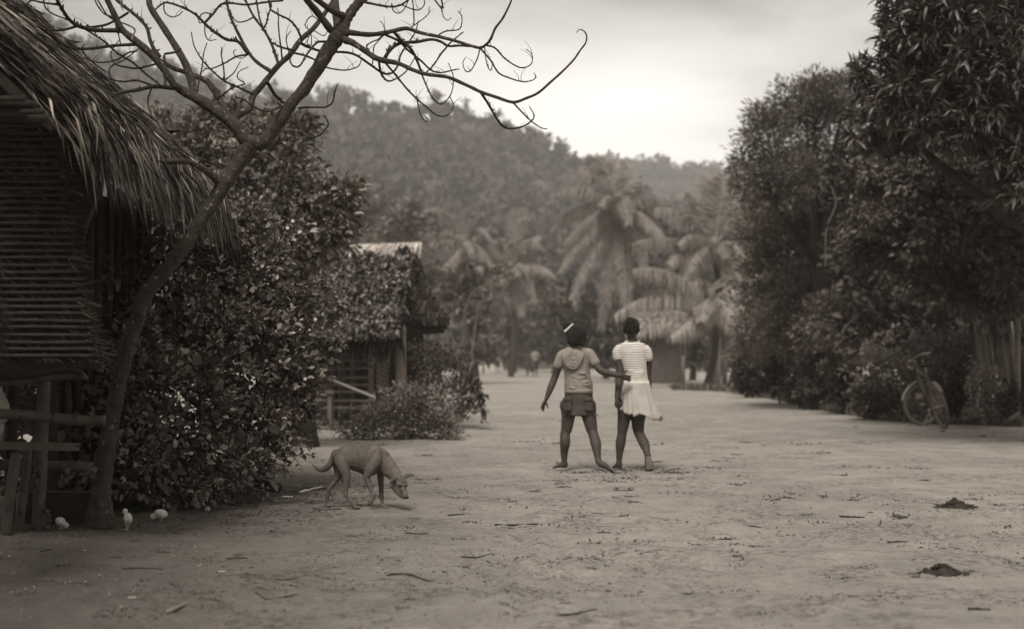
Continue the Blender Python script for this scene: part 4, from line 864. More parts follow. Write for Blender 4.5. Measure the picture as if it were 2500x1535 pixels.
# ================================================================== BARE FORKED TREE
bt = empty('bare_tree', G(243, 1290), 'bare forked tree with curling leafless branches leaning over the yard', 'tree')
def TD(u, v):
    """distance of the tree at height v: it leans slightly away as it rises"""
    return 8.72+.35*(1-v/1290)
def br(pts, r, name='branch', m=M_bark_dark, off=0.0, n=4, sides=7, knots=True):
    """pts in photograph pixels; r = pixel radii (start, end) or list"""
    k = len(pts); rs = list(np.linspace(r[0], r[1], k)) if len(r) == 2 else r
    q = curve([(u, v, rr) for (u, v), rr in zip(pts, rs)], n); P3 = []; RR = []; m_ = len(q)
    for i, (u, v, rr) in enumerate(q):
        dd = TD(u, v)+off*(i/(m_-1)); P3.append(P(u, v, dd)); RR.append(max(.35, rr)*px(dd)*(1+.05*math.sin(i*1.7)+random.uniform(-.03, .03)))
    a = Acc(); a.tube(P3, RR, sides)
    if knots and rs[0] < 7:                                    # buds, stubs and short curled spurs along the twig
        for i in range(2, len(P3)-1):
            for z in range(2):
                if random.random() < .42:
                    t = (P3[i+1]-P3[i]).normalized(); pr = Vector((random.uniform(-1, 1), random.uniform(-.6, .6), random.uniform(-.3, 1))).normalized(); c = P3[i].lerp(P3[i+1], random.random())
                    a.tube([c, c+(pr+t*.6)*RR[i]*random.uniform(1.6, 2.6)], [RR[i]*.7, RR[i]*.3], 4)
    a.obj(name, m, bt)
    if knots and rs[0] < 8 and len(pts) > 3:
        for z in range(max(1, len(P3)//9)):
            i = random.randrange(2, len(P3)-2); c = P3[i]; L = random.uniform(.03, .11); dr = Vector((random.uniform(-.5, .6), random.uniform(-.4, .4), random.uniform(.6, 1))).normalized(); cu = Vector((random.choice((-1, 1)), 0, 0))*random.uniform(0, .9)
            a = Acc(); tw = [c+dr*L*t+cu*L*t*t for t in (0, .35, .7, 1)]; a.tube(tw, [.0022, .0018, .0013, .0008], 4); a.obj('twig', m, bt)
br([(240, 1305), (243, 1280), (247, 1210), (253, 1145), (268, 1046), (288, 947), (312, 845), (337, 774), (367, 699), (417, 648), (486, 546), (546, 454), (585, 392), (612, 352), (648, 343), (694, 278), (759, 194), (806, 116), (829, 83), (843, 56), (861, 26), (885, -8), (925, -80), (960, -160)],
   [42, 33, 26, 23, 19, 19, 18.5, 18, 18, 17, 16, 18, 18, 21, 18, 15.5, 15, 17, 19, 14, 13, 12, 9, 6], 'trunk', M_bark, 0, 9, 22, False)
T = [
 ([(612, 360), (598, 340), (574, 308), (539, 278), (497, 250), (446, 222), (435, 215), (424, 206), (405, 176), (370, 134), (333, 102), (299, 74), (282, 42), (262, 0), (248, -40)], [18, 17, 16, 15, 14, 11, 10, 9, 9, 9, 9, 8, 7.5, 7, 6], -.3),
 ([(434, 216), (375, 212), (336, 220), (287, 229), (257, 248), (231, 269), (197, 282), (162, 278), (139, 255)], (6, 1.5), -.5),
 ([(301, 231), (289, 248), (275, 257), (257, 250)], (3, 1.5), -.2),
 ([(571, 312), (560, 299), (553, 275), (537, 245), (516, 211), (502, 197), (474, 185), (451, 176), (423, 167), (400, 153), (370, 137)], [10, 9, 8, 8, 8, 7, 6.5, 6, 5.5, 5, 5], .4),
 ([(478, 240), (474, 229), (467, 197), (453, 157), (430, 116), (400, 69), (370, 23), (363, -3), (360, -60)], [10, 10, 10, 9, 8.5, 8, 7.5, 7, 6], .2),
 ([(585, 318), (571, 294), (585, 278), (608, 266), (618, 234), (631, 220), (655, 190), (678, 162), (710, 132), (733, 99), (761, 74), (780, 51), (800, 23), (830, -20)], [11, 10, 9, 8.5, 8, 7.5, 7, 7, 6.5, 6.5, 6, 6, 5.5, 5], .5),
 ([(662, 175), (631, 155), (608, 130), (581, 81), (562, 39), (553, 0), (550, -40)], (5, 2.5), .3),
 ([(604, 130), (581, 102), (553, 97), (520, 76), (500, 58), (476, 35), (446, 19), (414, 8), (398, 9), (380, 23)], (4.5, 2), -.2),
 ([(500, 56), (520, 35), (539, 12), (562, 8), (601, 12), (657, 5), (690, 2)], (3, 2.5), 0),
 ([(604, 134), (576, 139), (548, 155), (520, 167), (502, 169), (494, 175)], (2.6, 1), 0),
 ([(680, 157), (673, 137), (662, 106), (643, 72), (620, 42), (601, 5), (590, -20)], (4, 2.5), .2),
 ([(645, 74), (634, 46), (627, 9), (624, -20)], (2.2, 1.8), 0),
 ([(689, 146), (685, 111), (680, 69), (680, 42), (678, 21)], (2.3, 1.2), 0),
 ([(737, 97), (724, 69), (706, 49), (682, 37), (662, 25), (656, 5)], (3.2, 2), 0),
 ([(715, 123), (687, 116), (666, 106)], (3, 2.5), 0),
 ([(735, 106), (745, 112), (761, 118), (782, 125), (813, 127), (849, 129), (873, 137), (905, 159), (935, 179), (956, 179), (972, 159), (978, 135), (994, 109), (1014, 79), (1021, 52)], [4, 3.8, 3.6, 3.4, 3.2, 3.2, 3, 3, 2.8, 2.6, 2.5, 2.3, 2.1, 1.8, 1.2], .8),
 ([(719, 130), (747, 137), (775, 150), (794, 164), (828, 171), (851, 171), (875, 162), (883, 144)], (2.8, 1.2), .7),
 ([(796, 102), (775, 104), (761, 118), (747, 137), (733, 160), (722, 164), (710, 155), (706, 130), (701, 111), (699, 93), (710, 76)], (3, 1), -.5),
 ([(617, 230), (576, 211), (546, 197), (516, 171), (493, 146), (474, 113), (467, 79)], (3.2, 1.2), -.3),
 ([(652, 201), (673, 234), (699, 257)], (4.5, 3), .3),
 ([(699, 257), (673, 266), (650, 273), (622, 262), (594, 243), (576, 237), (574, 227)], (3, 1.2), -.4),
 ([(729, 264), (761, 262), (794, 262), (812, 250), (817, 227), (824, 206)], (3, 1.3), -.3),
 ([(719, 280), (733, 310), (747, 333), (761, 336), (782, 329), (800, 308), (798, 292), (787, 282)], (3, 1.2), -.4),
 ([(481, 232), (486, 197), (493, 167), (497, 132), (505, 106)], (2.2, 1.2), .1),
 ([(511, 252), (539, 236), (567, 215), (597, 205), (581, 192), (583, 176), (606, 164)], (2.5, 1), -.2),
 ([(548, 200), (546, 167), (541, 139), (541, 116)], (2.2, 1.2), 0), ([(548, 197), (571, 178), (587, 150)], (2, 1), 0),
 ([(808, 75), (776, 32), (752, 4), (735, -20)], (9, 7.5), -.2), ([(845, 42), (810, 26), (774, 0), (755, -15)], (8.5, 6.5), -.3),
 ([(826, 75), (823, 46), (817, 0), (814, -60)], (12, 8.5), .2),
 ([(838, 90), (848, 80), (861, 81), (901, 85), (938, 81), (982, 71), (998, 71), (1028, 81), (1067, 89), (1107, 99), (1149, 112), (1172, 117), (1187, 109), (1198, 96), (1209, 70), (1227, 46), (1242, 17), (1251, -5)], [11, 9, 7, 6, 5.5, 5.2, 4.8, 4.4, 4.2, 4, 3.8, 3.6, 3.3, 3.2, 3, 2.8, 2.4, 2], -.4),
 ([(832, 92), (845, 99), (861, 105), (889, 123), (915, 141), (940, 149), (972, 155), (1008, 171), (1038, 181), (1067, 185), (1097, 190), (1147, 212), (1174, 225), (1213, 238), (1253, 250), (1285, 240), (1314, 227), (1344, 201), (1373, 175), (1401, 146), (1416, 124), (1430, 105), (1432, 87), (1425, 76), (1414, 73), (1407, 81)],
  [11, 9.5, 8, 7.2, 7, 7, 5.5, 5, 4.8, 4.5, 4.4, 4.2, 4.2, 3.9, 3.8, 3.3, 3.2, 3, 2.7, 2.4, 2.2, 2, 1.8, 1.5, 1.2, .9], -.6),
 ([(1174, 226), (1194, 257), (1216, 295), (1231, 310), (1248, 314), (1275, 310), (1301, 292), (1302, 277), (1292, 260)], [3.4, 3.2, 3, 3, 2.6, 2.2, 1.8, 1.5, 1], .2),
 ([(1253, 251), (1281, 281), (1303, 301), (1323, 313), (1336, 315)], (2.2, 1.2), -.2),
 ([(938, 145), (950, 125), (966, 111), (984, 105), (1018, 103), (1053, 97), (1077, 103), (1095, 113), (1123, 112), (1149, 114)], (5, 2.5), .2),
 ([(1091, 115), (1075, 135), (1059, 159), (1041, 177)], (2.2, 1.8), .2), ([(1091, 113), (1111, 95), (1131, 79)], (2, 1.4), 0),
 ([(964, 81), (984, 103), (1004, 121), (1016, 143), (1028, 174)], (4.2, 3), .1),
 ([(940, 85), (974, 101), (994, 121), (1028, 149), (1053, 172), (1075, 178), (1097, 174), (1119, 169)], (3.2, 1.5), .3),
 ([(925, 147), (930, 178), (946, 198), (968, 192), (992, 174), (1014, 139)], (3.2, 1.2), .4),
 ([(942, 155), (968, 186), (994, 218), (1018, 242), (1044, 264), (1067, 282), (1091, 282), (1107, 260), (1099, 238)], (2.8, 1.1), .3),
 ([(1018, 242), (1026, 278), (1038, 297), (1045, 293), (1034, 281)], (1.6, 1), .1),
 ([(1028, 178), (1043, 214), (1055, 238), (1069, 252), (1081, 253), (1101, 230), (1107, 190), (1095, 155)], (2.2, 1.1), -.3),
 ([(1172, 118), (1165, 144), (1150, 172), (1137, 174), (1130, 155), (1136, 142)], (1.8, 1), -.2),
 ([(1174, 120), (1198, 148), (1218, 179), (1253, 194), (1279, 200), (1301, 196), (1308, 188), (1304, 180)], (2.4, 1), .1),
 ([(1187, 111), (1209, 118), (1231, 142), (1259, 161), (1279, 166), (1298, 155), (1298, 133), (1284, 120)], (2.4, 1), .3),
 ([(1183, 116), (1188, 155), (1198, 173), (1202, 157)], (1.5, 1), 0),
 ([(875, 8), (889, 6), (929, 14), (960, 17), (982, 11), (998, -2), (1010, -20)], (3.4, 2), -.1),
 ([(980, 12), (1004, 22), (1022, 25), (1036, 12), (1034, -10)], (1.7, 1.2), 0), ([(956, 10), (960, 26), (972, 33), (986, 24), (998, 0)], (1.6, 1.2), 0),
 ([(1006, -8), (1010, 30), (1010, 60), (1001, 72)], (1.7, 1.4), 0), ([(1010, 63), (1034, 46), (1046, 34), (1048, 17)], (1.4, .9), 0),
 ([(1061, 0), (1079, 22), (1079, 6), (1074, -10)], (2, 2), 0), ([(1077, 22), (1083, 42), (1093, 50), (1101, 45)], (1.2, .9), 0),
 ([(1067, 89), (1087, 77), (1119, 73), (1127, 60), (1127, 40), (1118, 28)], (2, 1), -.2),
 ([(299, 76), (278, 75), (231, 74), (192, 64), (171, 50), (153, 25), (139, 0), (132, -20)], (6.2, 3.5), -.4),
 ([(185, 65), (162, 72), (127, 75), (97, 72), (69, 67), (49, 72), (30, 81)], (3.8, 1.2), -.3),
 ([(141, 12), (104, 7), (76, 2), (65, 14), (51, 32), (32, 35), (12, 32)], (2.8, 1.4), 0),
 ([(329, 109), (278, 112), (231, 118), (201, 120), (171, 116), (148, 104), (125, 79), (100, 62), (69, 51), (51, 35), (40, 18), (30, 14)], (4.2, 1.8), -.4),
 ([(312, 32), (289, 46), (255, 62), (208, 67), (192, 62)], (3.2, 3), .1),
 ([(389, 137), (375, 118), (366, 97), (359, 69), (343, 49), (324, 32), (303, 16), (282, -2), (270, -20)], (5, 3.5), .2),
 ([(204, 69), (231, 86), (255, 102), (289, 132), (324, 153), (356, 181), (389, 206)], (2.6, 2.4), .1),
 ([(380, 157), (336, 167), (306, 164), (282, 157), (271, 139), (273, 125), (289, 100)], (2.8, 1.2), .3),
 ([(333, 125), (312, 130), (287, 146), (250, 153), (218, 148), (206, 132), (201, 118), (206, 109)], (2.4, 1.2), -.2),
 ([(370, 208), (333, 197), (301, 200), (275, 194), (266, 176), (275, 160), (301, 148), (338, 120)], (2.8, 1.5), .3),
 ([(404, 210), (402, 174), (401, 137)], (3.4, 3), .1), ([(403, 132), (428, 128), (437, 122)], (3, 2.5), 0),
 ([(370, 215), (361, 248), (370, 282), (394, 315), (412, 343), (422, 385)], (2.2, 1.8), -.3),
 ([(230, -5), (238, 14), (255, 35), (275, 44), (287, 76), (294, 106)], (1.8, 1.6), .1), ([(238, 0), (266, 42), (308, 60), (329, 72), (326, 86)], (2, 1.5), .1),
 ([(106, 0), (111, 19), (130, 35), (167, 49)], (1.8, 1.8), .2),
 ([(537, 452), (514, 426), (486, 407), (454, 394), (394, 394), (324, 380), (259, 366), (204, 338), (157, 310), (116, 278), (106, 259), (112, 248)], [9, 8, 7, 6.5, 5.8, 5.2, 4.8, 4.4, 3.8, 3, 2.2, 1.4], -.9),
 ([(454, 396), (398, 398), (352, 384), (278, 366), (231, 352), (185, 338), (134, 329)], (4.6, 2.6), -1.0),
 ([(394, 394), (372, 380), (366, 360), (362, 350)], (2.5, 1), -.1), ([(480, 404), (495, 385), (503, 352)], (2.5, 1.2), 0), ([(430, 392), (445, 372), (441, 330), (443, 320)], (2, 1), 0), ([(366, 388), (340, 405), (330, 430)], (2.4, 1), -.1),
 ([(400, 8), (402, 30), (418, 42), (436, 38), (446, 28)], (1.8, 1.1), 0), ([(500, 58), (501, 85), (510, 99), (528, 97)], (1.7, 1), 0), ([(620, 42), (600, 52), (580, 54), (566, 40), (562, 25)], (2, 1.1), 0),
 ([(520, 36), (500, 32), (489, 40), (486, 56), (498, 55)], (1.8, 1.1), 0), ([(643, 72), (651, 55), (655, 38), (662, 12), (656, 0)], (2.2, 2), 0), ([(605, 134), (590, 143), (575, 138), (570, 128), (575, 123)], (1.3, 1), 0),
 ([(780, 51), (760, 40), (745, 62), (758, 80), (760, 110), (750, 108), (756, 78)], (1.5, 1), 0), ([(766, 75), (790, 88), (800, 76)], (1.3, 1), 0),
 ([(910, 139), (900, 122), (895, 113), (908, 103), (925, 96), (940, 80)], (1.6, 1.8), -.1), ([(908, 160), (911, 145), (913, 115), (926, 98), (940, 82), (936, 62), (928, 52)], (1.6, .9), -.3),
]
for pts, r, off in T: br(pts, list(r) if len(r) > 2 else r, off=off, m=M_bark if r[0] > 7 else M_bark_dark, sides=12 if r[0] > 7 else 7)
# hanging leaf at the very top of the frame
c = P(300, -10, 7.4); e = P(296, 26, 7.4)
o = leafmesh('leaf', LEAF_OVAL, np.array([c]), np.array([(e-c)]), [(e-c).length*1.05], M_leaf_pale, bt, .2)

# ================================================================== BIG BUSH under the bare tree
bushc = G(520, 1215)
BB_ = [B(430, 1010, 9.9, 150, 200), B(600, 900, 10.8, 150, 230), B(680, 770, 11.2, 100, 120), B(560, 660, 11, 110, 120), B(335, 1090, 9.5, 75, 130), B(700, 950, 11, 80, 130), B(480, 1140, 10, 170, 80), B(630, 1060, 10.6, 90, 90),
       B(345, 900, 9.7, 75, 120), B(640, 620, 11.5, 80, 90), B(480, 800, 10.5, 130, 130), B(770, 720, 11.3, 36, 46), B(770, 880, 11.2, 36, 50), B(420, 1195, 9.6, 120, 36), B(580, 560, 11.2, 70, 60)]
bush = tree('large_bush', 'large leafy flowering bush growing under the bare forked tree', 'bush', None, bushc, BB_, 330, 17, .12, LEAF_OVAL, .043, M_leaf_near, M_bark_dark, r0=0, singles=300)
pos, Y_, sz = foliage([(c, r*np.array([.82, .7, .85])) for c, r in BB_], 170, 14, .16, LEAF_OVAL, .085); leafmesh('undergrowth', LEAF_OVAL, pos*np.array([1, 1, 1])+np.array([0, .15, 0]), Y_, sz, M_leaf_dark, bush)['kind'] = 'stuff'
def shoot(pts, d0, d1, n, sz, parent, m=M_leaf_near, r=.005, name='shoot'):
    q = [Vector(x) for x in curve([tuple(P(u, v, d0+(d1-d0)*i/(len(pts)-1))) for i, (u, v) in enumerate(pts)], 7)]
    a = Acc(); a.tube(q, [r*(1-.75*i/(len(q)-1)) for i in range(len(q))], 5); st_ = a.obj(name, M_bark_dark, parent)
    pp = []; Yd = []; S = []
    for i in range(n):
        t = .25+.75*i/n; x = t*(len(q)-1); k = min(int(x), len(q)-2); c = q[k].lerp(q[k+1], x-k); tg = (q[k+1]-q[k]).normalized(); az = i*2.4
        sd = tg.orthogonal().normalized(); sd = Matrix.Rotation(az, 3, tg) @ sd
        pp.append(c); Yd.append(sd*.8+tg*.75+Vector((0, 0, -.1))); S.append(sz*random.uniform(.7, 1.1)*(1.1-.4*t))
    leafmesh('leaves', LEAF_OVAL, np.array(pp), np.array(Yd), np.array(S), m, st_, .3)['kind'] = 'stuff'
M_shoot = mat('leaf_shoot', .14, .2, 5, .45, island=.35, transl=.2, spec=.4)
for pts, d0, d1 in (([(556, 500), (552, 440), (546, 380)], 10.9, 10.9), ([(590, 640), (580, 540), (584, 478)], 10.8, 10.8), ([(672, 610), (668, 540), (662, 476)], 11, 11), ([(690, 600), (705, 545), (716, 496)], 11, 11), ([(650, 650), (640, 580), (632, 520)], 11, 11),
                    ([(480, 560), (466, 500), (456, 430)], 11.3, 11.3), ([(505, 520), (500, 470), (490, 440)], 11.3, 11.3), ([(690, 640), (722, 600), (734, 594)], 11, 10.9), ([(700, 600), (722, 560), (742, 552)], 11, 10.9), ([(760, 700), (790, 670), (806, 680)], 11.3, 11.2), ([(600, 560), (610, 520), (630, 500)], 11.1, 11)):
    shoot(pts, d0, d1, 15, .085, bush, M_shoot)
for i in range(34):
    u0, v0 = [(790, 700), (800, 780), (795, 850), (775, 930), (750, 1010), (730, 1080), (640, 540), (560, 520), (700, 590), (760, 650), (620, 600), (520, 600)][i % 12]
    u0 += random.uniform(-60, 5); v0 += random.uniform(-40, 40); a_ = random.uniform(-.5, 1.9) if v0 > 640 else random.uniform(.7, 2.0); L_ = random.uniform(35, 75)
    shoot([(u0-20, v0+20), (u0+math.cos(a_)*L_*.5, v0-math.sin(a_)*L_*.6), (u0+math.cos(a_)*L_, v0-math.sin(a_)*L_*.8)], 11.0, 10.9, 11, .065, bush, M_leaf_near if i % 3 else M_shoot)
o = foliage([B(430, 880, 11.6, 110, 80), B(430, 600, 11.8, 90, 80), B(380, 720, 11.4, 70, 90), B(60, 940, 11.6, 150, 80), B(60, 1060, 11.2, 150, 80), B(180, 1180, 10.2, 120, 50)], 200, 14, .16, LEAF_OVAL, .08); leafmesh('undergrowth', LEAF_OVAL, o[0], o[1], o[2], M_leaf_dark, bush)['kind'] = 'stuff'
# basal stems leaning right over the sand
for pts in ([(590, 1150), (650, 1120), (690, 1085), (720, 1050)], [(620, 1165), (660, 1130), (700, 1090)], [(600, 1140), (640, 1090), (660, 1040)], [(560, 1170), (620, 1110), (700, 1100), (735, 1140)], [(500, 1190), (480, 1150), (470, 1080)], [(350, 1230), (352, 1180), (340, 1090)], [(430, 1215), (450, 1170), (455, 1100)], [(395, 1225), (385, 1185), (380, 1120)]):
    shoot(pts, 10.6, 11.2 if pts[0][0] > 540 else 10.2, 22, .06, bush, M_leaf_near, .008)
# pale little flowers
for (u, v) in ((702, 557), (640, 650), (598, 795), (552, 758), (770, 780), (520, 930), (528, 905), (715, 540), (650, 880), (745, 925), (512, 918)):
    c = P(u, v, 10.0+.9*(1-abs(u-560)/400)); a = Acc()
    for k in range(5):
        x = k*1.256; a.ell(c+Vector((math.cos(x)*.008, -.004, math.sin(x)*.008)), (.007, .003, .006), None, 6, 4)
    a.solid('flower', M_scrap, bush, .002, 0)
# vines and leaves behind the bamboo fence
vb = [B(400, 640, 10.6, 70, 110), B(360, 560, 11.2, 70, 60), B(430, 580, 11.4, 60, 60), B(180, 1000, 9.4, 110, 70), B(120, 1150, 9.6, 140, 60), B(210, 1130, 9.3, 50, 110), B(290, 880, 9.6, 50, 90), B(200, 900, 9.6, 60, 40), B(300, 700, 10.2, 70, 100), B(40, 960, 10, 90, 80), B(265, 1180, 9.3, 50, 60)]
tree('climbing_vine', 'dark leafy vine tangled behind the bamboo fence', 'vine', None, G(170, 1270), vb, 150, 13, .12, LEAF_OVAL, .065, M_leaf_dark, M_bark_dark, r0=0)
root = empty('pinnate_sprig', P(285, 900, 9.1)-Vector((0, 0, .94)), 'light fern like sprig beside the hand on the fence rail', 'sprig')
for pts in ([(300, 905), (262, 880), (232, 862)], [(296, 925), (262, 900), (240, 900)], [(310, 930), (290, 880), (268, 850)]): shoot(pts, 9.0, 8.8, 16, .05, root, M_shoot, .003)
for pts in ([(232, 1100), (225, 1150), (190, 1175)], [(180, 1110), (160, 1150), (150, 1190)], [(112, 1215), (112, 1250), (118, 1290)], [(118, 1105), (95, 1150), (75, 1190)]): shoot(pts, 8.6, 8.5, 12, .06, bpy.data.objects['climbing_vine'], M_leaf_dark, .003)

# ================================================================== BAMBOO FENCE
fb = empty('bamboo_fence', G(110, 1288), 'rough bamboo pole fence joined to the bare tree trunk', 'fence')
def fz(X, Y, d): return P(X/2.8, 780+Y/2.8, d)
def bam(pts, r, name, d, m=M_bamboo, parent=None, nodes=5, ds=None):
    q = [Vector(x) for x in curve([tuple(fz(X, Y, (ds[i] if ds else d))) for i, (X, Y) in enumerate(pts)], 8)]
    if name.endswith('post'): q[0].z = -.03
    R_ = [r*px(d)]*len(q)
    for i in range(len(q)):
        if i % nodes == 2: R_[i] *= 1.09
    a = Acc(); a.tube(q, R_, 14, flat=True); return a.obj(name, m, parent or fb)
bam([(45, 1460), (70, 1200), (112, 915)], 13, 'fence_post', 8.35); bam([(125, 1460), (160, 1200), (192, 890)], 11, 'fence_post', 8.5)
bam([(262, 1460), (280, 1000), (290, 700), (315, 235)], 15.5, 'fence_post', 8.6); bam([(60, 1440), (80, 800), (92, 440)], 14, 'fence_post', 8.8, M_bark_dark)
bam([(-120, 430), (20, 432), (200, 425), (330, 398), (500, 382), (560, 384)], 8.5, 'rail', 8.45)
bam([(-60, 640), (160, 652), (360, 672), (560, 688), (716, 690)], 12.5, 'rail', 8.3); bam([(-60, 985), (215, 998), (420, 1002), (632, 1006)], 13, 'rail', 8.7)
a = Acc()
for k in range(4):
    z0 = k*10; a.box(fz(120+random.uniform(-6, 16), 842+k*13, 8.22), (.66+random.uniform(0, .06), .018, .012), Matrix.Rotation(.02, 3, 'Y'))
a.obj('split_plank', M_wood, fb, False)
for X in (370, 150, 520): 
    a = Acc(); c = fz(X, 672, 8.3); pts = [c+Vector((random.uniform(-.003, .003)+.006*math.sin(t*9), -.034*math.cos(t*2*math.pi), .034*math.sin(t*2*math.pi))) for t in np.linspace(0, 2, 30)]; a.tube(pts, .003, 5); a.obj('lashing', M_stick, fb)
a = Acc(); a.tube([tuple(q) for q in curve([tuple(fz(X, Y, 8.15)) for X, Y in ((155, 830), (152, 760), (175, 712), (215, 712), (228, 760), (224, 830))], 5)], .005, 6); tag(a.obj('rope_loop', M_bark_dark), 'dark rope loop hanging between the bamboo posts', 'rope')
a = Acc(); c = fz(440, 1350, 8.9); a.box((c.x, c.y, .10), (.5, .12, .2)); tag(a.obj('wooden_trough', M_bark_dark, None, False), 'dark wooden trough lying behind the crouching chick and the fence', 'trough')

# ================================================================== PEOPLE
K = 13.2/FPX/2.75
def Q(X, Y, dd=0.0): return P(1200+X/2.75, 700+Y/2.75, 13.2+dd)
UPV = Vector((0, 0, 1))
def limb(a, pts, rad, n=12, side=None): a.tube([tuple(p) for p in curve([tuple(p)+((r,) if isinstance(r, (int, float)) else r) for p, r in zip(pts, rad)], 4)] if False else pts, rad, n, side)
def slimb(a, pts, rad, n=14, side=None):
    q = curve([tuple(p)+(r,) for p, r in zip(pts, rad)], 4); a.tube([x[:3] for x in q], [float(x[3]) for x in q], n, side)
def hand(a, wrist, dirn, palm_n, s=1.0, curl=.4, thumb=1):
    """palm, four unequal bent fingers and a thumb; dirn = wrist to knuckles, palm_n = normal of the palm"""
    d = Vector(dirn).normalized(); n = Vector(palm_n); n = (n-d*n.dot(d)).normalized(); w_ = d.cross(n)
    wr = Vector(wrist); a.tube([wr, wr+d*.03*s, wr+d*.07*s], [(.018*s, .014*s), (.028*s, .013*s), (.031*s, .011*s)], 12, w_)
    for i, (o, L) in enumerate(((-.023, .050), (-.008, .058), (.008, .054), (.022, .043))):
        b = wr+d*.07*s+w_*o*s; c1 = b+(d*math.cos(curl*.5)+n*math.sin(curl*.5))*L*.45*s+w_*o*.15*s; c2 = c1+(d*math.cos(curl*1.3)+n*math.sin(curl*1.3))*L*.32*s; c3 = c2+(d*math.cos(curl*2.1)+n*math.sin(curl*2.1))*L*.25*s
        a.tube([b-d*.01*s, c1, c2, c3], [.0078*s, .0072*s, .0065*s, .0055*s], 8)
    b = wr+d*.025*s+w_*.024*s*thumb; c1 = b+(d*.6+w_*thumb*.75+n*.3).normalized()*.035*s; c2 = c1+(d*.9+w_*thumb*.25+n*.4).normalized()*.028*s
    a.tube([b-w_*thumb*.008*s, c1, c2], [.010*s, .009*s, .007*s], 8)
def foot(a, ankle, heel, toe, s=1.0, up=None):
    an, he, to = Vector(ankle), Vector(heel), Vector(toe); d = (to-he).normalized(); u = (an-he); u = (u-d*u.dot(d)).normalized(); w_ = d.cross(u); L = (to-he).length
    a.tube([an, he+u*.025*s+d*.012], [.026*s, .028*s], 12)
    a.tube([he+d*.02*s+u*.022*s, he+d*L*.35+u*.026*s, he+d*L*.62+u*.018*s, he+d*L*.82+u*.012*s], [(.026*s, .022*s), (.029*s, .024*s), (.036*s, .017*s), (.037*s, .012*s)], 14, w_)
    for i, o in enumerate((-.027, -.013, 0, .012, .024)):
        b = he+d*L*.84+w_*o*s+u*.009*s; a.tube([b, b+d*L*(.15-.018*abs(i-.8))], [.0085*s if i else .0115*s, .007*s], 8)
def head(a, c, fwd, s=1.0, tilt=0):
    """skull, jaw, nose, ears, lips; fwd = where the face looks"""
    f = Vector(fwd).normalized(); u = (UPV-f*UPV.dot(f)).normalized(); r = f.cross(u); M = Matrix((r, f, u)).transposed(); c = Vector(c)
    a.ell(c+u*.012*s, (.070*s, .088*s, .086*s), M); a.ell(c+f*.030*s-u*.045*s, (.050*s, .055*s, .052*s), M)
    a.ell(c+f*.050*s-u*.082*s, (.026*s, .024*s, .020*s), M)                                  # chin
    a.tube([c+f*.080*s+u*.006*s, c+f*.099*s-u*.022*s], [.008*s, .013*s], 8); a.ell(c+f*.090*s-u*.026*s, (.018*s, .012*s, .009*s), M)
    for z, q in ((-.048, .009), (-.058, .010)): a.ell(c+f*.083*s+u*z*s, (.022*s, .010*s, q*.75*s), M)
    a.ell(c+f*.074*s+u*.026*s, (.050*s, .016*s, .012*s), M)
    for sg in (-1, 1):
        a.ell(c+r*.068*s*sg-u*.008*s-f*.005*s, (.010*s, .020*s, .029*s), M); a.ell(c+r*.040*s*sg+f*.066*s-u*.020*s, (.022*s, .018*s, .02*s), M)
    return f, u, r, M
def eyes(c, fr_, s, root):
    f, u, r, M = fr_
    for sg in (-1, 1):
        a = Acc(); a.ell(Vector(c)+f*.079*s+u*.008*s+r*.029*s*sg, (.0115*s, .009*s, .0075*s), M, 10, 8); a.obj('eye', mat('eye_white', .5, .05), root)

# --- girl in the hooded top (left)
g1 = empty('person', (Q(590, 1200).x, 13.2, 0), 'girl seen from behind in a grey short sleeved hooded top, arm round her friend', 'person')
a = Acc()
HC = Q(583, 335, -.02); hf = Vector((.80, .58, -.05)); HF = head(a, HC, hf, .98)
slimb(a, [Q(572, 365, .0), Q(568, 405, .01), Q(566, 450, .01)], [.040, .040, .055])
a.tube([Q(565, 420), Q(566, 455), Q(568, 520), Q(575, 600), Q(585, 670), Q(585, 730), Q(583, 800)], [(.055, .05), (.115, .06), (.110, .075), (.100, .070), (.105, .078), (.122, .09), (.130, .095)], 20, (1, 0, 0))
slimb(a, [Q(484, 462), Q(452, 520, .0), Q(424, 610, .01), Q(396, 680, -.02), Q(368, 752, -.04)], [.046, .040, .034, .032, .020])
hand(a, Q(366, 755, -.04), Q(345, 800, -.05)-Q(366, 755, -.04), (.7, -.3, .4), .92, .35, -1)
slimb(a, [Q(650, 455), Q(684, 500, -.03), Q(735, 562, -.10), Q(790, 580, -.15), Q(866, 594, -.185)], [.045, .037, .034, .032, .022])
hand(a, Q(860, 594, -.185), Q(915, 611, -.165)-Q(860, 594, -.185), (.05, 1, .0), .95, .10, 1)
slimb(a, [Q(520, 800), Q(516, 860, 0), Q(505, 950, .0), Q(494, 985, -.005), Q(494, 1045, -.03), Q(488, 1110, -.01), Q(489, 1178)], [.088, .066, .053, .046, .049, .036, .026])
foot(a, Q(490, 1178), Q(502, 1213, .0), Q(420, 1214, .05), 1.1)
slimb(a, [Q(640, 800), Q(655, 870, -.02), Q(672, 950, -.04), Q(682, 985, -.06), Q(700, 1050, -.13), Q(708, 1110, -.17), Q(717, 1170, -.20)], [.088, .068, .055, .047, .050, .037, .027])
foot(a, Q(717, 1168, -.20), Q(716, 1202, -.22), Q(812, 1246, -.29), 1.2)
body = a.solid('body', M_skin, g1, .0055, 3)
eyes(HC, HF, .98, g1)
M_hood = mat('hoodie_grey', .23, .14, 14, .95, bump=.35, bscale=24)
a = Acc()
a.tube([Q(563, 408, .02), Q(563, 432), Q(565, 470), Q(570, 530), Q(577, 600), Q(584, 655), Q(585, 700)], [(.075, .055), (.128, .072), (.128, .088), (.122, .090), (.120, .084), (.134, .094), (.130, .092)], 26, (1, 0, 0))
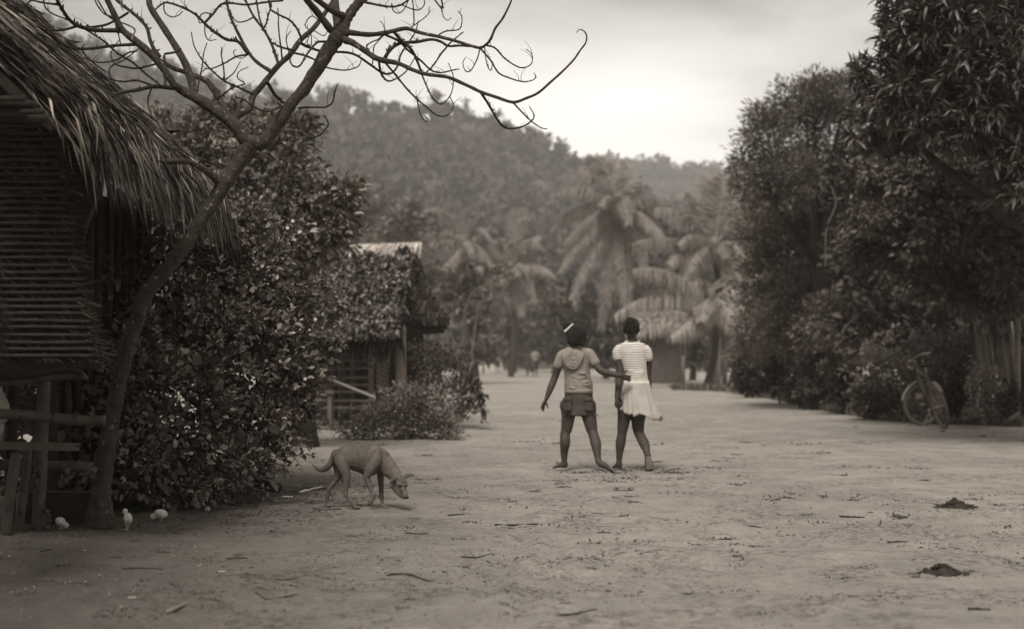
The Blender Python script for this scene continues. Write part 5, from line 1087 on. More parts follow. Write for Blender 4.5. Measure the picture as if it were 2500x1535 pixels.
slimb(a, [Q(512, 450), Q(478, 462), Q(462, 490), Q(448, 524)], [.054, .054, .051, .049]); slimb(a, [Q(622, 446), Q(654, 452, -.01), Q(672, 474, -.02), Q(694, 508, -.04)], [.054, .054, .051, .048])
for k in range(5): # soft folds
    y = 575+k*24; x = 500+random.random()*70; a.tube([Q(x, y, -.082), Q(x+50, y+12+random.uniform(-8, 10), -.088), Q(x+110, y+random.uniform(-4, 16), -.078)], [.004, .008, .004], 6)
a.solid('hooded_top', M_hood, g1, .006, 4)
a = Acc(); a.tube([Q(586, 684), Q(586, 716)], [(.130, .094), (.134, .097)], 28, (1, 0, 0), flat=True); a.obj('waistband', mat('rib_grey', .23, .1, 14, .95, bump=.4, bscale=60, stretch=(6, 6, .3)), g1)
# hood hanging down the back: an outer rim and an inner pouch
a = Acc()
for sc_, rr, dp in ((1, .011, -.098), (.86, .012, -.100), (.70, .016, -.096), (.5, .022, -.088), (.28, .024, -.082)):
    pts = [(492, 420), (484, 470), (500, 520), (538, 548), (578, 535), (606, 480), (620, 425)]
    slimb(a, [Q(552+(x-552)*sc_, 420+(y-420)*(sc_*.96+.04), dp+.055*(1 if i in (0, 6) else 0)) for i, (x, y) in enumerate(pts)], [rr]*7, 10)
a.solid('hood', M_hood, g1, .005, 2)
M_denim = mat('denim_dark', .058, .3, 10, .9, bump=.4, bscale=50, v2=.085)
a = Acc(); a.tube([Q(586, 712), Q(584, 760), Q(583, 856)], [(.128, .092), (.137, .103), (.143, .110)], 30, (1, 0, 0), flat=True)
a.tube([Q(583, 848), Q(583, 860)], [(.146, .113), (.146, .113)], 30, (1, 0, 0), flat=True); a.solid('skirt', M_denim, g1, .006, 1)
for X, sg in ((510, -1), (652, 1)):
    a = Acc(); a.box(Q(X, 790, -.112), (.072, .016, .105), Matrix.Rotation(.12*sg, 3, 'Z')); a.box(Q(X, 752, -.118), (.080, .018, .034), Matrix.Rotation(.12*sg, 3, 'Y')); a.solid('pocket', M_denim, g1, .004, 1)
for X in (484, 684):
    a = Acc(); a.box(Q(X+(-3 if X > 600 else 3), 785, -.02), (.014, .09, .075)); a.solid('side_pocket', M_denim, g1, .004, 1)
a = Acc(); a.add([Q(692, 850, -.06), Q(700, 846, -.05), Q(738, 876, -.08), Q(715, 862, -.10), Q(694, 862, -.07)], [(0, 1, 2, 3, 4)]); a.obj('torn_flap', M_denim, g1, False)
# hair gathered upwards into a bun with a pale beaded band
f, u, r, M = HF
a = Acc(); a.ell(HC+u*.030-f*.020, (.092, .094, .090), M); a.ell(HC-f*.052-u*.026, (.080, .056, .070), M); a.ell(HC-f*.02+u*.045, (.08, .08, .062), M)
for k in range(13):
    y0 = -.075+k*.0125; pts = [HC-f*.062+r*y0*1.05-u*.078+f*abs(y0)*.4, HC-f*.112+r*y0*1.15-u*.005+f*abs(y0)*.7, HC-f*.085+r*y0*.8+u*.070, HC-f*.03+r*y0*.3+u*.100]
    slimb(a, pts, [.009, .013, .013, .009], 8)
a.solid('hair', M_hair, g1, .004, 1)
bc = Q(506, 262, -.02); a = Acc(); a.ell(bc, (.040, .042, .036)); 
for k in range(7): x = k*.9; a.ell(bc+Vector((math.cos(x)*.025, -.015, math.sin(x)*.022)), .016, None, 8, 6)
a.ell(Q(523, 285, -.01), (.032, .034, .026)); a.solid('hair_bun', M_hair, g1, .004, 1)
for k in range(7):
    t = k/6; a = Acc(); a.ell(Q(494+t*50, 298-t*44, -.062+.02*abs(t-.5)), (.0105, .010, .0105), None, 10, 8); a.obj('hair_band_bead', M_scrap, g1)

# --- girl in the striped top (right)
g2 = empty('person', (Q(960, 1200).x, 13.2, 0), 'girl seen from behind in a striped T shirt and pale skirt, walking barefoot', 'person')
a = Acc(); HC = Q(939, 282, -.01); HF = head(a, HC, Vector((.10, 1, -.04)), .98)
slimb(a, [Q(940, 320), Q(942, 355), Q(945, 400, .01)], [.042, .040, .055])
a.tube([Q(945, 375), Q(946, 410), Q(952, 480), Q(962, 560), Q(968, 620), Q(968, 680), Q(966, 760)], [(.06, .05), (.125, .06), (.115, .075), (.098, .068), (.100, .074), (.115, .09), (.120, .095)], 20, (1, 0, 0))
slimb(a, [Q(852, 436), Q(856, 490), Q(866, 580, -.02), Q(856, 640, -.04), Q(842, 742, -.09)], [.046, .041, .036, .034, .023])
hand(a, Q(842, 742, -.09), Q(833, 800, -.10)-Q(842, 742, -.09), (.9, .2, .2), .98, 1.15, 1)
slimb(a, [Q(1044, 436), Q(1056, 500, .03), Q(1056, 590, .05), Q(1060, 668, .06), Q(1062, 700, .06)], [.042, .032, .026, .022, .02])
hand(a, Q(1060, 690, .08), Vector((0, .3, -1)), (-1, 0, 0), .9, .4, 1)
slimb(a, [Q(900, 780), Q(892, 870), Q(880, 950), Q(876, 985), Q(866, 1050, .0), Q(860, 1110), Q(856, 1175)], [.082, .063, .051, .044, .047, .034, .026])
foot(a, Q(856, 1178), Q(864, 1214, -.01), Q(832, 1216, .12), 1.1)
slimb(a, [Q(1000, 790), Q(985, 880), Q(985, 950, -.0), Q(994, 990, -.02), Q(1024, 1050, -.12), Q(1038, 1090, -.20), Q(1046, 1130, -.25)], [.082, .067, .055, .047, .048, .036, .027])
foot(a, Q(1047, 1128, -.25), Q(1050, 1124, -.30), Q(1064, 1242, -.29), 1.15)
a.solid('body', M_skin, g2, .0055, 3); eyes(HC, HF, .98, g2)
a = Acc(); a.tube([Q(1054, 1140, -.318), Q(1060, 1190, -.324), Q(1063, 1222, -.32)], [(.026, .007), (.031, .007), (.036, .007)], 12, (1, 0, 0)); a.solid('sole', M_skin_pale, g2, .004, 1)
m = bpy.data.materials.new('striped_knit'); m.use_nodes = True; t = m.node_tree; n = t.nodes; l = t.links; b_ = n['Principled BSDF']; b_.inputs['Roughness'].default_value = .9; b_.inputs['Specular IOR Level'].default_value = .2
co = n.new('ShaderNodeTexCoord'); sx = n.new('ShaderNodeSeparateXYZ'); l.new(co.outputs['Object'], sx.inputs[0]); no = n.new('ShaderNodeTexNoise'); no.inputs['Scale'].default_value = 5; l.new(co.outputs['Object'], no.inputs[0])
ad = n.new('ShaderNodeMath'); ad.operation = 'MULTIPLY_ADD'; l.new(no.outputs[0], ad.inputs[0]); ad.inputs[1].default_value = .035; l.new(sx.outputs[2], ad.inputs[2])
mu = n.new('ShaderNodeMath'); mu.operation = 'MULTIPLY'; l.new(ad.outputs[0], mu.inputs[0]); mu.inputs[1].default_value = 1/.0222
fr2 = n.new('ShaderNodeMath'); fr2.operation = 'FRACT'; l.new(mu.outputs[0], fr2.inputs[0])
rp = n.new('ShaderNodeValToRGB'); cr = rp.color_ramp; cr.elements[0].position = .56; cr.elements[0].color = tint(.72); cr.elements[1].position = .66; cr.elements[1].color = tint(.17)
e = cr.elements.new(.93); e.color = tint(.17); e = cr.elements.new(1.0); e.color = tint(.72); l.new(fr2.outputs[0], rp.inputs[0]); l.new(rp.outputs[0], b_.inputs['Base Color'])
a = Acc(); a.tube([Q(944, 378, .02), Q(945, 396), Q(948, 430), Q(955, 500), Q(966, 570), Q(970, 620), Q(972, 648)], [(.075, .052), (.135, .070), (.134, .086), (.118, .088), (.108, .082), (.112, .086), (.118, .09)], 26, (1, 0, 0))
slimb(a, [Q(900, 412), Q(862, 418), Q(846, 440), Q(848, 472)], [.050, .048, .048, .0475]); slimb(a, [Q(1000, 412), Q(1034, 422), Q(1047, 440), Q(1053, 472)], [.050, .046, .044, .042])
for k in range(8):
    y = 560+k*11; a.tube([Q(925+k*5, y, -.078), Q(975, y+14, -.088), Q(1030-k*4, y+4, -.076)], [.003, .006, .003], 6)
a.solid('striped_top', m, g2, .006, 3)
# pleated skirt swinging to the right
V = []; F = []; NR, NS = 14, 96
for j in range(NR+1):
    q = j/NR; Y0 = 638+q*(228 if True else 0)
    for i in range(NS):
        x = 2*math.pi*i/NS; cx_ = 970+q*q*24; wd = (.118+.066*q**.85); dp = .092+.07*q
        pl = 1+(.012+.075*q)*math.sin(x*17+1.5*math.sin(x*3)+q)*(.4+.6*math.sin(x*2.3+1)**2)
        p = Q(cx_, Y0, 0)+Vector((math.cos(x)*wd*pl, math.sin(x)*dp*pl, 0))
        xr = math.cos(x); p.z -= q*q*(.032*max(0, xr)+.02*math.sin(x*5))*1.0-(q*q*.035 if xr < -.4 else 0); p.x += q*q*.022*max(0, xr)
        V.append(p)
for j in range(NR):
    for i in range(NS): F.append((j*NS+i, j*NS+(i+1) % NS, (j+1)*NS+(i+1) % NS, (j+1)*NS+i))
sk = pyobj('pleated_skirt', V, F, mat('skirt_pale', .40, .12, 9, .9, v2=.33), g2); sm = sk.modifiers.new('s', 'SOLIDIFY'); sm.thickness = .004
a = Acc(); a.tube([Q(970, 630), Q(970, 650)], [(.121, .095), (.123, .097)], 28, (1, 0, 0), flat=True); a.obj('skirt_waist', M_scrap, g2)
f, u, r, M = HF
a = Acc(); a.ell(HC+u*.026-f*.012, (.078, .088, .080), M); a.ell(HC-f*.040-u*.012, (.060, .046, .045), M)
for k in range(15):
    y0 = -.070+k*.010; pts = [HC-f*.052+r*y0*.8-u*.046+f*abs(y0)*.5, HC-f*.086+r*y0*1.02-u*.01+f*abs(y0)*.6, HC-f*.090+r*y0*.5+u*.030, HC-f*.085+u*.045]
    slimb(a, pts, [.006, .008, .008, .007], 8)
a.solid('hair', M_hair, g2, .004, 1)
bc = Q(932, 232, -.085); a = Acc(); a.ell(bc, (.046, .032, .042))
for k in range(12): x = k*.523; a.ell(bc+Vector((math.cos(x)*.026, -.016, math.sin(x)*.024)), (.014, .012, .014), None, 8, 6)
a.ell(bc+Vector((0, -.022, 0)), (.016, .012, .015)); a.solid('hair_bun', M_hair, g2, .004, 1)

# --- person leaning on the fence rail at the left edge
g3 = empty('person', P(-42, 900, 8.55)-Vector((0, 0, .99)), 'person at the left edge resting a bare forearm on the bamboo fence rail', 'person')
def W(X, Y, d=8.45): return P(X/2.8, 780+Y/2.8, d)
a = Acc(); hc = P(-60, 735, 8.55); HF = head(a, hc, (.9, .3, -.25), 1.0); bx = P(-60, 900, 8.6).x
slimb(a, [hc-Vector((.02, 0, .05)), Vector((bx-.02, 8.58, 1.20)), Vector((bx-.04, 8.6, 1.12))], [.045, .045, .06])
a.tube([(bx-.04, 8.6, 1.17), (bx-.04, 8.6, 1.10), (bx, 8.6, .95), (bx+.02, 8.58, .80), (bx+.03, 8.58, .70), (bx+.02, 8.58, .60)], [(.07, .09), (.09, .16), (.09, .15), (.09, .13), (.11, .14), (.10, .14)], 18, (1, 0, 0))
slimb(a, [Vector((bx+.02, 8.47, 1.10)), Vector((bx+.08, 8.44, 1.02)), W(30, 350), W(110, 345), W(210, 358), W(330, 345), W(420, 334), W(478, 338)], [.055, .05, .052, .050, .041, .031, .026, .024])
hand(a, W(478, 338, 8.44), W(570, 366, 8.42)-W(478, 338, 8.44), (0, -.35, -1), 1.15, .55, 1)
slimb(a, [Vector((bx-.02, 8.74, 1.08)), Vector((bx+.03, 8.78, .95)), Vector((bx+.18, 8.72, .97)), Vector((bx+.27, 8.62, .99))], [.05, .042, .036, .024]); hand(a, (bx+.27, 8.62, .99), (1, -.3, 0), (0, 0, -1), 1.0, .5, -1)
for yy, lx in ((8.50, .03), (8.68, -.06)):
    slimb(a, [Vector((bx+lx, yy, .62)), Vector((bx+lx+.01, yy, .46)), Vector((bx+lx+.03, yy, .40)), Vector((bx+lx, yy, .24)), Vector((bx+lx-.02, yy, .075))], [.085, .062, .050, .050, .030]); foot(a, (bx+lx-.02, yy, .07), (bx+lx-.05, yy, .012), (bx+lx+.17, yy-.02, .010), 1.0)
a.solid('body', M_skin, g3, .007, 3); eyes(hc, HF, 1.0, g3)
f, u, r, M = HF; a = Acc(); a.ell(hc+u*.022-f*.014, (.080, .092, .085), M); a.solid('hair', M_hair, g3, .005, 1)
a = Acc(); a.tube([(bx-.04, 8.6, 1.15), (bx-.02, 8.6, 1.05), (bx+.02, 8.6, .92), (bx+.055, 8.58, .80), (bx+.085, 8.58, .715)], [(.09, .12), (.115, .17), (.115, .165), (.115, .15), (.125, .16)], 24, (1, 0, 0)); a.solid('shirt', mat('shirt_pale', .42, .15, 14, .9, bump=.5, bscale=110, v2=.30), g3, .006, 3)
a = Acc(); a.tube([(bx+.06, 8.58, .72), (bx+.05, 8.58, .60), (bx+.05, 8.58, .56)], [(.115, .15), (.125, .16), (.11, .15)], 22, (1, 0, 0))
for yy, lx in ((8.50, .065), (8.68, -.03)): a.tube([(bx+lx, yy, .60), (bx+lx+.005, yy, .50), (bx+lx, yy, .45)], [(.098, .085), (.094, .082), (.080, .078)], 18, (1, 0, 0))
a.solid('shorts', mat('shorts_pale', .42, .14, 10, .9, bump=.3, v2=.30, thr=.6), g3, .006, 3)

# --- far people at the end of the open ground
def far_person(u, v, d, h, label, shirt, walk=.12, rot=0):
    g_ = G(u, v); c = Vector(((u-CX)/FPX*d, d, 0)); root = empty('person', c, label, 'person', 'people far away on the open ground'); s_ = h/1.6
    def w_(x, y, z): return c+Vector((x*math.cos(rot)-y*math.sin(rot), x*math.sin(rot)+y*math.cos(rot), z))*s_
    a = Acc(); hc = w_(0, 0, 1.50); fr_ = head(a, hc, (math.sin(-rot), math.cos(rot), 0), .95*s_)
    slimb(a, [w_(0, 0, 1.44), w_(0, 0, 1.33)], [.05*s_, .055*s_]) if False else a.tube([w_(0, 0, 1.45), w_(0, 0, 1.32)], .05*s_, 10)
    a.tube([w_(0, 0, 1.34), w_(0, 0, 1.25), w_(0, 0, 1.02), w_(0, 0, .85)], [(.10*s_, .07*s_), (.17*s_, .10*s_), (.13*s_, .09*s_), (.15*s_, .1*s_)], 14, (1, 0, 0))
    for sg in (-1, 1):
        slimb(a, [w_(.17*sg, 0, 1.27), w_(.22*sg, .02*sg, 1.02), w_(.23*sg, .05+.06*sg, .80)], [.045*s_, .035*s_, .025*s_], 8); hand(a, w_(.23*sg, .05+.06*sg, .80), (0, .2, -1), (sg, 0, 0), s_, .3, 1)
        slimb(a, [w_(.08*sg, 0, .85), w_(.09*sg, walk*.5*sg, .46), w_(.09*sg, walk*sg, .08)], [.085*s_, .055*s_, .032*s_], 10); foot(a, w_(.09*sg, walk*sg, .07), w_(.09*sg, walk*sg-.03, .012), w_(.09*sg, walk*sg+.18, .012), s_)
    a.solid('body', M_skin, root, .012, 2); eyes(hc, fr_, .95*s_, root)
    a = Acc(); a.ell(hc+Vector((0, 0, .03*s_)), (.08*s_, .09*s_, .08*s_)); a.obj('hair', M_hair, root)
    a = Acc(); a.tube([w_(0, 0, 1.33), w_(0, 0, 1.24), w_(0, 0, 1.0), w_(0, 0, .86)], [(.12*s_, .09*s_), (.19*s_, .12*s_), (.16*s_, .12*s_), (.17*s_, .12*s_)], 14, (1, 0, 0))
    for sg in (-1, 1): a.tube([w_(.15*sg, 0, 1.28), w_(.215*sg, .01, 1.10)], .06*s_, 10)
    a.solid('shirt', shirt, root, .014, 2)
    a = Acc(); a.tube([w_(0, 0, .90), w_(0, 0, .80)], [(.17*s_, .12*s_), (.18*s_, .13*s_)], 14, (1, 0, 0))
    for sg in (-1, 1): a.tube([w_(.085*sg, 0, .82), w_(.09*sg, walk*.45*sg, .50)], .098*s_, 12)
    a.solid('shorts', M_denim, root, .014, 2)
far_person(1306, 921, 78, 1.62, 'far person in a mid grey shirt walking away down the open ground', mat('shirt_mid', .22, .1), .16)
far_person(1288, 908, 84, 1.5, 'far person in dark clothes just left of the far person in grey', mat('shirt_dark', .05, .1), .10, .4)
far_person(1215, 912, 100, 1.55, 'far person in a bright white shirt near the granary bushes', mat('shirt_white', .75, .05), .12, -.3)

# ================================================================== DOG
def D(X, Y, dd=0.0): return P(700+X/6.0475, 1050+Y/6.0475, 9.8+dd)
KD = 9.8/FPX/6.0475
M_fur = mat('fur_tan', .13, .38, 13, .9, bump=.8, bscale=140, v2=.085, thr=.50, soft=.14)
dog = empty('dog', (D(1050, 1100).x, 9.8, 0), 'thin tan dog walking with lowered head across the sand', 'dog')
a = Acc()
def dt(pts, n=18, side=(0, 1, 0)):
    """pts: X, Y, offset, half height, half width (dog pixels); cross-sections stand upright across the body"""
    q = curve(pts, 4); a.tube([D(x[0], x[1], x[2]) for x in q], [(x[4]*KD, x[3]*KD) for x in q], n, side)
dt([(735, 360, 0, 90, 85), (800, 370, 0, 135, 120), (900, 370, 0, 162, 135), (1010, 390, 0, 190, 145), (1120, 415, 0, 210, 150), (1230, 440, 0, 225, 155), (1330, 450, 0, 215, 150), (1400, 470, 0, 185, 130), (1440, 500, 0, 140, 100)])
dt([(1330, 400, 0, 125, 105), (1430, 470, -.01, 140, 110), (1520, 570, -.03, 125, 100), (1590, 650, -.05, 105, 90), (1620, 700, -.06, 95, 85)])
# head: skull, muzzle, jaw
a.ell(D(1650, 735, -.075), (112*KD, 100*KD, 105*KD)); a.ell(D(1690, 790, -.09), (92*KD, 85*KD, 90*KD))
q = curve([(1680, 800, -.10, 82, 78), (1710, 870, -.125, 62, 58), (1740, 930, -.145, 50, 46), (1762, 975, -.16, 40, 38)], 4); a.tube([D(x[0], x[1], x[2]) for x in q], [(x[4]*KD, x[3]*KD) for x in q], 16)
q = curve([(1590, 800, -.07, 70), (1650, 900, -.11, 52), (1700, 960, -.14, 38), (1735, 990, -.155, 28)], 4); a.tube([D(x[0], x[1], x[2]) for x in q], [x[3]*KD for x in q], 12)
a.ell(D(1745, 810, -.135), (34*KD, 30*KD, 20*KD)); a.ell(D(1670, 795, -.15), (34*KD, 30*KD, 20*KD))
def dl(pts, n=12, side=None):
    q = curve(pts, 4); a.tube([D(x[0], x[1], x[2]) for x in q], [x[3]*KD for x in q], n, side)
# near hind leg: thigh, stifle, hock pointing back, shank, paw
dl([(790, 370, -.03, 100), (815, 470, -.05, 104), (850, 570, -.06, 86), (880, 680, -.06, 62), (885, 780, -.055, 46), (872, 880, -.05, 36), (868, 955, -.05, 34)])
dl([(868, 945, -.05, 35), (920, 1020, -.05, 28), (975, 1090, -.05, 30), (1005, 1122, -.05, 34)]); dl([(990, 1125, -.05, 28), (1040, 1140, -.055, 31), (1070, 1143, -.06, 24)])
# far hind leg
dl([(760, 400, .04, 90), (765, 520, .055, 88), (770, 640, .06, 66), (720, 740, .06, 46), (660, 820, .06, 36), (622, 880, .06, 33)])
dl([(624, 872, .06, 34), (606, 960, .06, 26), (592, 1040, .06, 26), (590, 1085, .06, 30)]); dl([(585, 1098, .06, 28), (620, 1108, .055, 30), (640, 1112, .05, 22)])
# near fore leg, lifted, wrist folded back
dl([(1330, 350, -.045, 85), (1310, 450, -.06, 100), (1255, 560, -.065, 88), (1185, 665, -.065, 58), (1170, 690, -.065, 50)])
dl([(1172, 685, -.065, 52), (1205, 780, -.065, 44), (1245, 870, -.065, 34), (1280, 950, -.065, 33)]); dl([(1282, 945, -.065, 38), (1270, 1010, -.065, 33), (1235, 1060, -.06, 36), (1222, 1090, -.06, 28)])
# far fore leg, straight
dl([(1370, 420, .04, 80), (1380, 560, .05, 74), (1388, 680, .05, 52), (1392, 800, .045, 42), (1398, 920, .04, 36), (1402, 990, .04, 36), (1412, 1070, .03, 30), (1425, 1120, .02, 34)]); dl([(1420, 1132, .02, 32), (1465, 1146, .01, 35), (1498, 1150, .0, 24)])
# belly with teats
for X, Y in ((995, 590), (1045, 585), (1090, 620), (960, 560)): a.tube([D(X, Y-30, -.02), D(X+3, Y+8, -.02)], [14*KD, 9*KD], 8)
dt([(920, 500, 0, 60, 60), (1020, 535, 0, 60, 60), (1100, 575, 0, 60, 60)])
# tail
dl([(720, 330, 0, 50), (680, 400, 0, 42), (650, 480, .01, 46), (595, 550, .01, 48), (520, 578, .02, 42), (440, 555, .02, 28), (375, 505, .03, 10)])
body = a.solid('body', M_fur, dog, .0042, 2)
M_furd = mat('fur_dark', .045, .3, 20, .9)
for pts in ([(1600, 700, -.11), (1570, 715, -.13), (1545, 760, -.135), (1528, 790, -.13)], [(1745, 690, -.05), (1785, 665, -.045), (1840, 655, -.045), (1892, 665, -.05)]):
    a = Acc(); a.tube([D(*p) for p in pts], [(34*KD, 10*KD), (36*KD, 11*KD), (28*KD, 9*KD), (9*KD, 5*KD)], 12, (0, 0, 1) if pts[0][0] > 1700 else (1, .3, .4)); a.solid('ear', M_fur if pts[0][0] < 1700 else mat('fur_brown', .10, .2, 20), dog, .003, 1)
a = Acc(); a.ell(D(1778, 992, -.172), (24*KD, 22*KD, 19*KD)); a.obj('nose', M_dark, dog)
for X, Y, dd in ((1683, 822, -.176), (1762, 820, -.158)): a = Acc(); a.ell(D(X, Y, dd), (23*KD, 14*KD, 14*KD)); a.obj('eye', M_dark, dog)
for pts in ([(930, 545), (1000, 580), (1060, 590), (1130, 640)],):
    a = Acc(); a.tube([D(x, y-8, -.02) for x, y in pts], [30*KD, 34*KD, 34*KD, 22*KD], 10); a.solid('teats', M_furd, dog, .004, 1)
for X, Y, dd in ((1078, 1145, -.06), (1045, 1156, -.07), (650, 1120, .05), (625, 1124, .04), (1505, 1158, 0), (1480, 1162, -.01), (1222, 1112, -.06)):
    a = Acc(); a.ell(D(X, Y-4, dd), (9*KD, 12*KD, 8*KD), None, 8, 6); a.obj('claw', M_dark, dog)

# ================================================================== CHICKS
def CK(X, Y, d): return P(80+X/6.1575, 1200+Y/6.1575, d)
def chick(label, d, bc, br_, hc, hr, beak, legs, wing, tilt):
    k = d/FPX/6.1575; c = CK(*bc, d); root = empty('chick', (c.x, d, 0), label, 'chick', 'white chicks pecking by the fence')
    a = Acc(); a.ell(c, (br_[0]*k*.92, br_[0]*k*.85, br_[1]*k*.9), Matrix.Rotation(tilt, 3, 'Y')); h = CK(*hc, d); a.ell(h, (hr*k, hr*k, hr*k*1.05)); a.tube([c+(h-c)*.3, h], [br_[0]*k*.5, hr*k*.62], 12)
    a.solid('body', M_chick, root, .0022, 3)
    a = Acc(); b = CK(*beak, d); b.y -= .004; a.tube([h+(b-h)*.75, b+(b-h)*.12], [.005, .0012], 8); a.obj('beak', mat('beak_horn', .35, .1), root)
    for sg in (-1, 1):
        a = Acc(); e = h+(b-h).normalized()*hr*k*.55+Vector((0, -hr*k*.78 if sg < 0 else hr*k*.78, .004)); a.ell(e, .0032, None, 8, 6); a.obj('eye', M_dark, root)
    for (x0, y0, x1, y1, dy) in legs:
        p0, p1 = CK(x0, y0, d+dy), CK(x1, y1, d+dy); p1.z = .004; a = Acc(); a.tube([p0, p0.lerp(p1, .5)+Vector((.004, 0, 0)), p1], [.008, .0036, .003], 6)
        for an in (-.6, 0, .6): a.tube([p1, p1+Vector((-.02*math.cos(an), -.02*math.sin(an)-.004, -.001))], [.0024, .0014], 5)
        a.tube([p1, p1+Vector((.010, 0, 0))], .0018, 5); a.obj('leg', mat('leg_horn', .30, .2, 20), root)
    w_ = CK(*wing, d); w_.y -= br_[0]*k*.85; a = Acc(); a.ell(w_, (br_[0]*k*.60, .007, br_[1]*k*.42), Matrix.Rotation(tilt+.5, 3, 'Y')); a.solid('wing', M_chick, root, .002, 1)
chick('upright white chick seen from behind, standing nearest on the open sand', 8.56, (1432, 395), (72, 92), (1388, 292), 41, (1352, 290), [(1395, 470, 1420, 578, -.01), (1455, 470, 1412, 590, .02)], (1450, 400), -.15)
chick('white chick bent down pecking beside the scraps right of the upright one', 8.95, (1925, 330), (112, 78), (1812, 372), 46, (1792, 425), [(1950, 390, 1905, 462, -.015), (1930, 395, 1945, 458, .02)], (1935, 320), .15)
chick('crouching pale chick in the shade between the fence posts', 8.62, (415, 440), (88, 68), (500, 500), 42, (520, 545), [(400, 490, 432, 572, -.01), (430, 490, 455, 565, .02)], (410, 430), .3)

# ================================================================== THINGS LYING ON THE GROUND
def on(u, v, h=0.0):
    p = G(u, v); p.z = gzf(p)+h; return p
# crumbs of damp soil and specks of bark: nobody could count them
n = 9000; cu = rng.uniform(-100, 2600, 420); cv = 1000+535*rng.random(420)**.75; cu[:22] = rng.uniform(1400, 1660, 22); cv[:22] = rng.uniform(1142, 1172, 22); cu[60:110] = rng.uniform(560, 800, 50); cv[60:110] = rng.uniform(1190, 1262, 50)
k = rng.integers(0, 420, n)
sp_ = .02+.16*rng.random(420)**2; P0 = np.array([G(a_, b_)[:] for a_, b_ in zip(cu, cv)])
pp = P0[k]+rng.normal(0, 1, (n, 3))*sp_[k][:, None]*np.array([1, .8, 0]); pp[:, 2] = gz(pp[:, 0], pp[:, 1])
rad = (.0022+.0075*rng.random((n, 1))**3)*(.7+.6*rng.random((n, 3)))*np.clip(pp[:, 1:2]/9, .6, 2.2)
tag(crowns('soil_crumbs', pp, rad, M_dirt, ICO1, .3), 'scattered crumbs of dark soil on the sand', kind='stuff')
n = 8000; k = rng.integers(0, 420, n); pp = P0[k]+rng.normal(0, 1, (n, 3))*(sp_[k][:, None]*1.5)*np.array([1, .8, 0])
ex = rng.random(n) < .35; xx = rng.uniform(-2.9, -.9, n); yy = rng.uniform(8.2, 11.8, n); pp[ex, 0] = xx[ex]-(11-yy[ex])*.15; pp[ex, 1] = yy[ex]
pp[:, 2] = gz(pp[:, 0], pp[:, 1])+.004; Yd = rng.normal(0, 1, (n, 3)); Yd[:, 2] *= .12
tag(leafmesh('bark_litter', (LEAF_LANCE[0]*np.array([.8, 1, .5]), LEAF_LANCE[1]), pp, Yd, (.012+.05*rng.random(n)**2)*np.clip(pp[:, 1]/9, .6, 1.8), M_stick, None, .25), 'fine litter of bark flakes and dead leaf bits on the sand', kind='stuff')
n = 420; u = rng.uniform(0, 560, n); v = 1275+260*rng.random(n)**1.4; pp = np.array([on(a_, b_, .003)[:] for a_, b_ in zip(u, v)]); Yd = rng.normal(0, 1, (n, 3)); Yd[:, 2] *= .2
tag(leafmesh('pale_flecks', LEAF_DIA, pp, Yd, .003+.009*rng.random(n)**2, M_scrap, None, .4), 'tiny white flecks strewn on the shade-darkened earth near the chicks', kind='stuff')
def stick(pts, r, label, m=M_stick, cat='stick', group='sticks lying on the sand', name='stick', h=.5):
    q = [Vector(x) for x in curve([tuple(on(u, v)) for u, v in pts], 5)]; R_ = r*px(q[0].y)*.72
    q = [p+Vector((0, 0, R_*h+random.uniform(-.2, .4)*R_)) for p in q]; a = Acc(); a.tube(q, [R_*(.75+.5*random.random())*(1-.4*i/len(q)) for i in range(len(q))], 7); return tag(a.obj(name, m), label, cat, group)
stick([(409, 1521), (440, 1506), (479, 1491)], 8, 'short pale bamboo piece lying at the bottom edge left of centre', mat('bamboo_pale', .2, .3, 8, .7), 'bamboo piece', None, 'bamboo_piece', .9)
stick([(625, 1461), (652, 1475), (690, 1466), (727, 1457)], 3, 'thin bent V shaped stick in the left foreground')
stick([(555, 1362), (603, 1360)], 3.5, 'short straight dark stick below the dog tail')
stick([(672, 1427), (710, 1424), (731, 1414)], 2, 'wiry twig above the V shaped stick')
stick([(1095, 1258), (1112, 1256), (1134, 1254)], 3, 'short dark stick right of the dog forepaws')
stick([(1209, 1278), (1240, 1273), (1312, 1279)], 4, 'long dark dry leaf stalk in the middle of the sand below the dog head')
stick([(1127, 1357), (1160, 1360), (1205, 1356)], 4, 'dark bark strip in the centre foreground')
stick([(945, 1411), (990, 1413), (1053, 1416)], 4, 'rough dark stick left of the centre foreground')
stick([(1368, 1510), (1420, 1511), (1456, 1506)], 3.5, 'curved dark stick at the bottom edge right of centre')
stick([(1812, 1282), (1850, 1287), (1905, 1294)], 2, 'thin wavy twig on the open sand right of the girls')
stick([(2366, 1493), (2390, 1493), (2416, 1493)], 5, 'stubby dark stick in the lower right corner', h=.8)
stick([(2168, 1329), (2185, 1327), (2205, 1322)], 4.5, 'short dark stick between the two dirt heaps')
stick([(732, 1203), (760, 1196), (787, 1190)], 4, 'pale bone coloured stick left of the dog hind legs', M_scrap)
stick([(765, 1240), (800, 1243), (833, 1241)], 3, 'long dark stick beneath the dog')
stick([(990, 1300), (1020, 1303), (1046, 1301)], 2.5, 'small dark stick below the dog muzzle')
stick([(2050, 1262), (2080, 1262), (2110, 1264)], 3, 'dark splinter left of the far dirt heap')
stick([(1460, 1300), (1490, 1299)], 2.5, 'tiny stick on the sand under the striped girl')
stick([(300, 1390), (350, 1388), (400, 1392)], 3, 'dark root like stick on the shade-darkened earth below the chicks')
stick([(100, 1345), (125, 1340)], 3, 'small dark stick at the left edge of the shade-darkened earth')
a = Acc(); a.tube([P(562, 1165, 11.2), P(619, 1176, 10.9), P(679, 1191, 10.65)], [.034, .038, .038], 16, flat=True); tag(a.obj('log', M_bark_dark), 'short dark log lying at the right foot of the large bush', 'log')
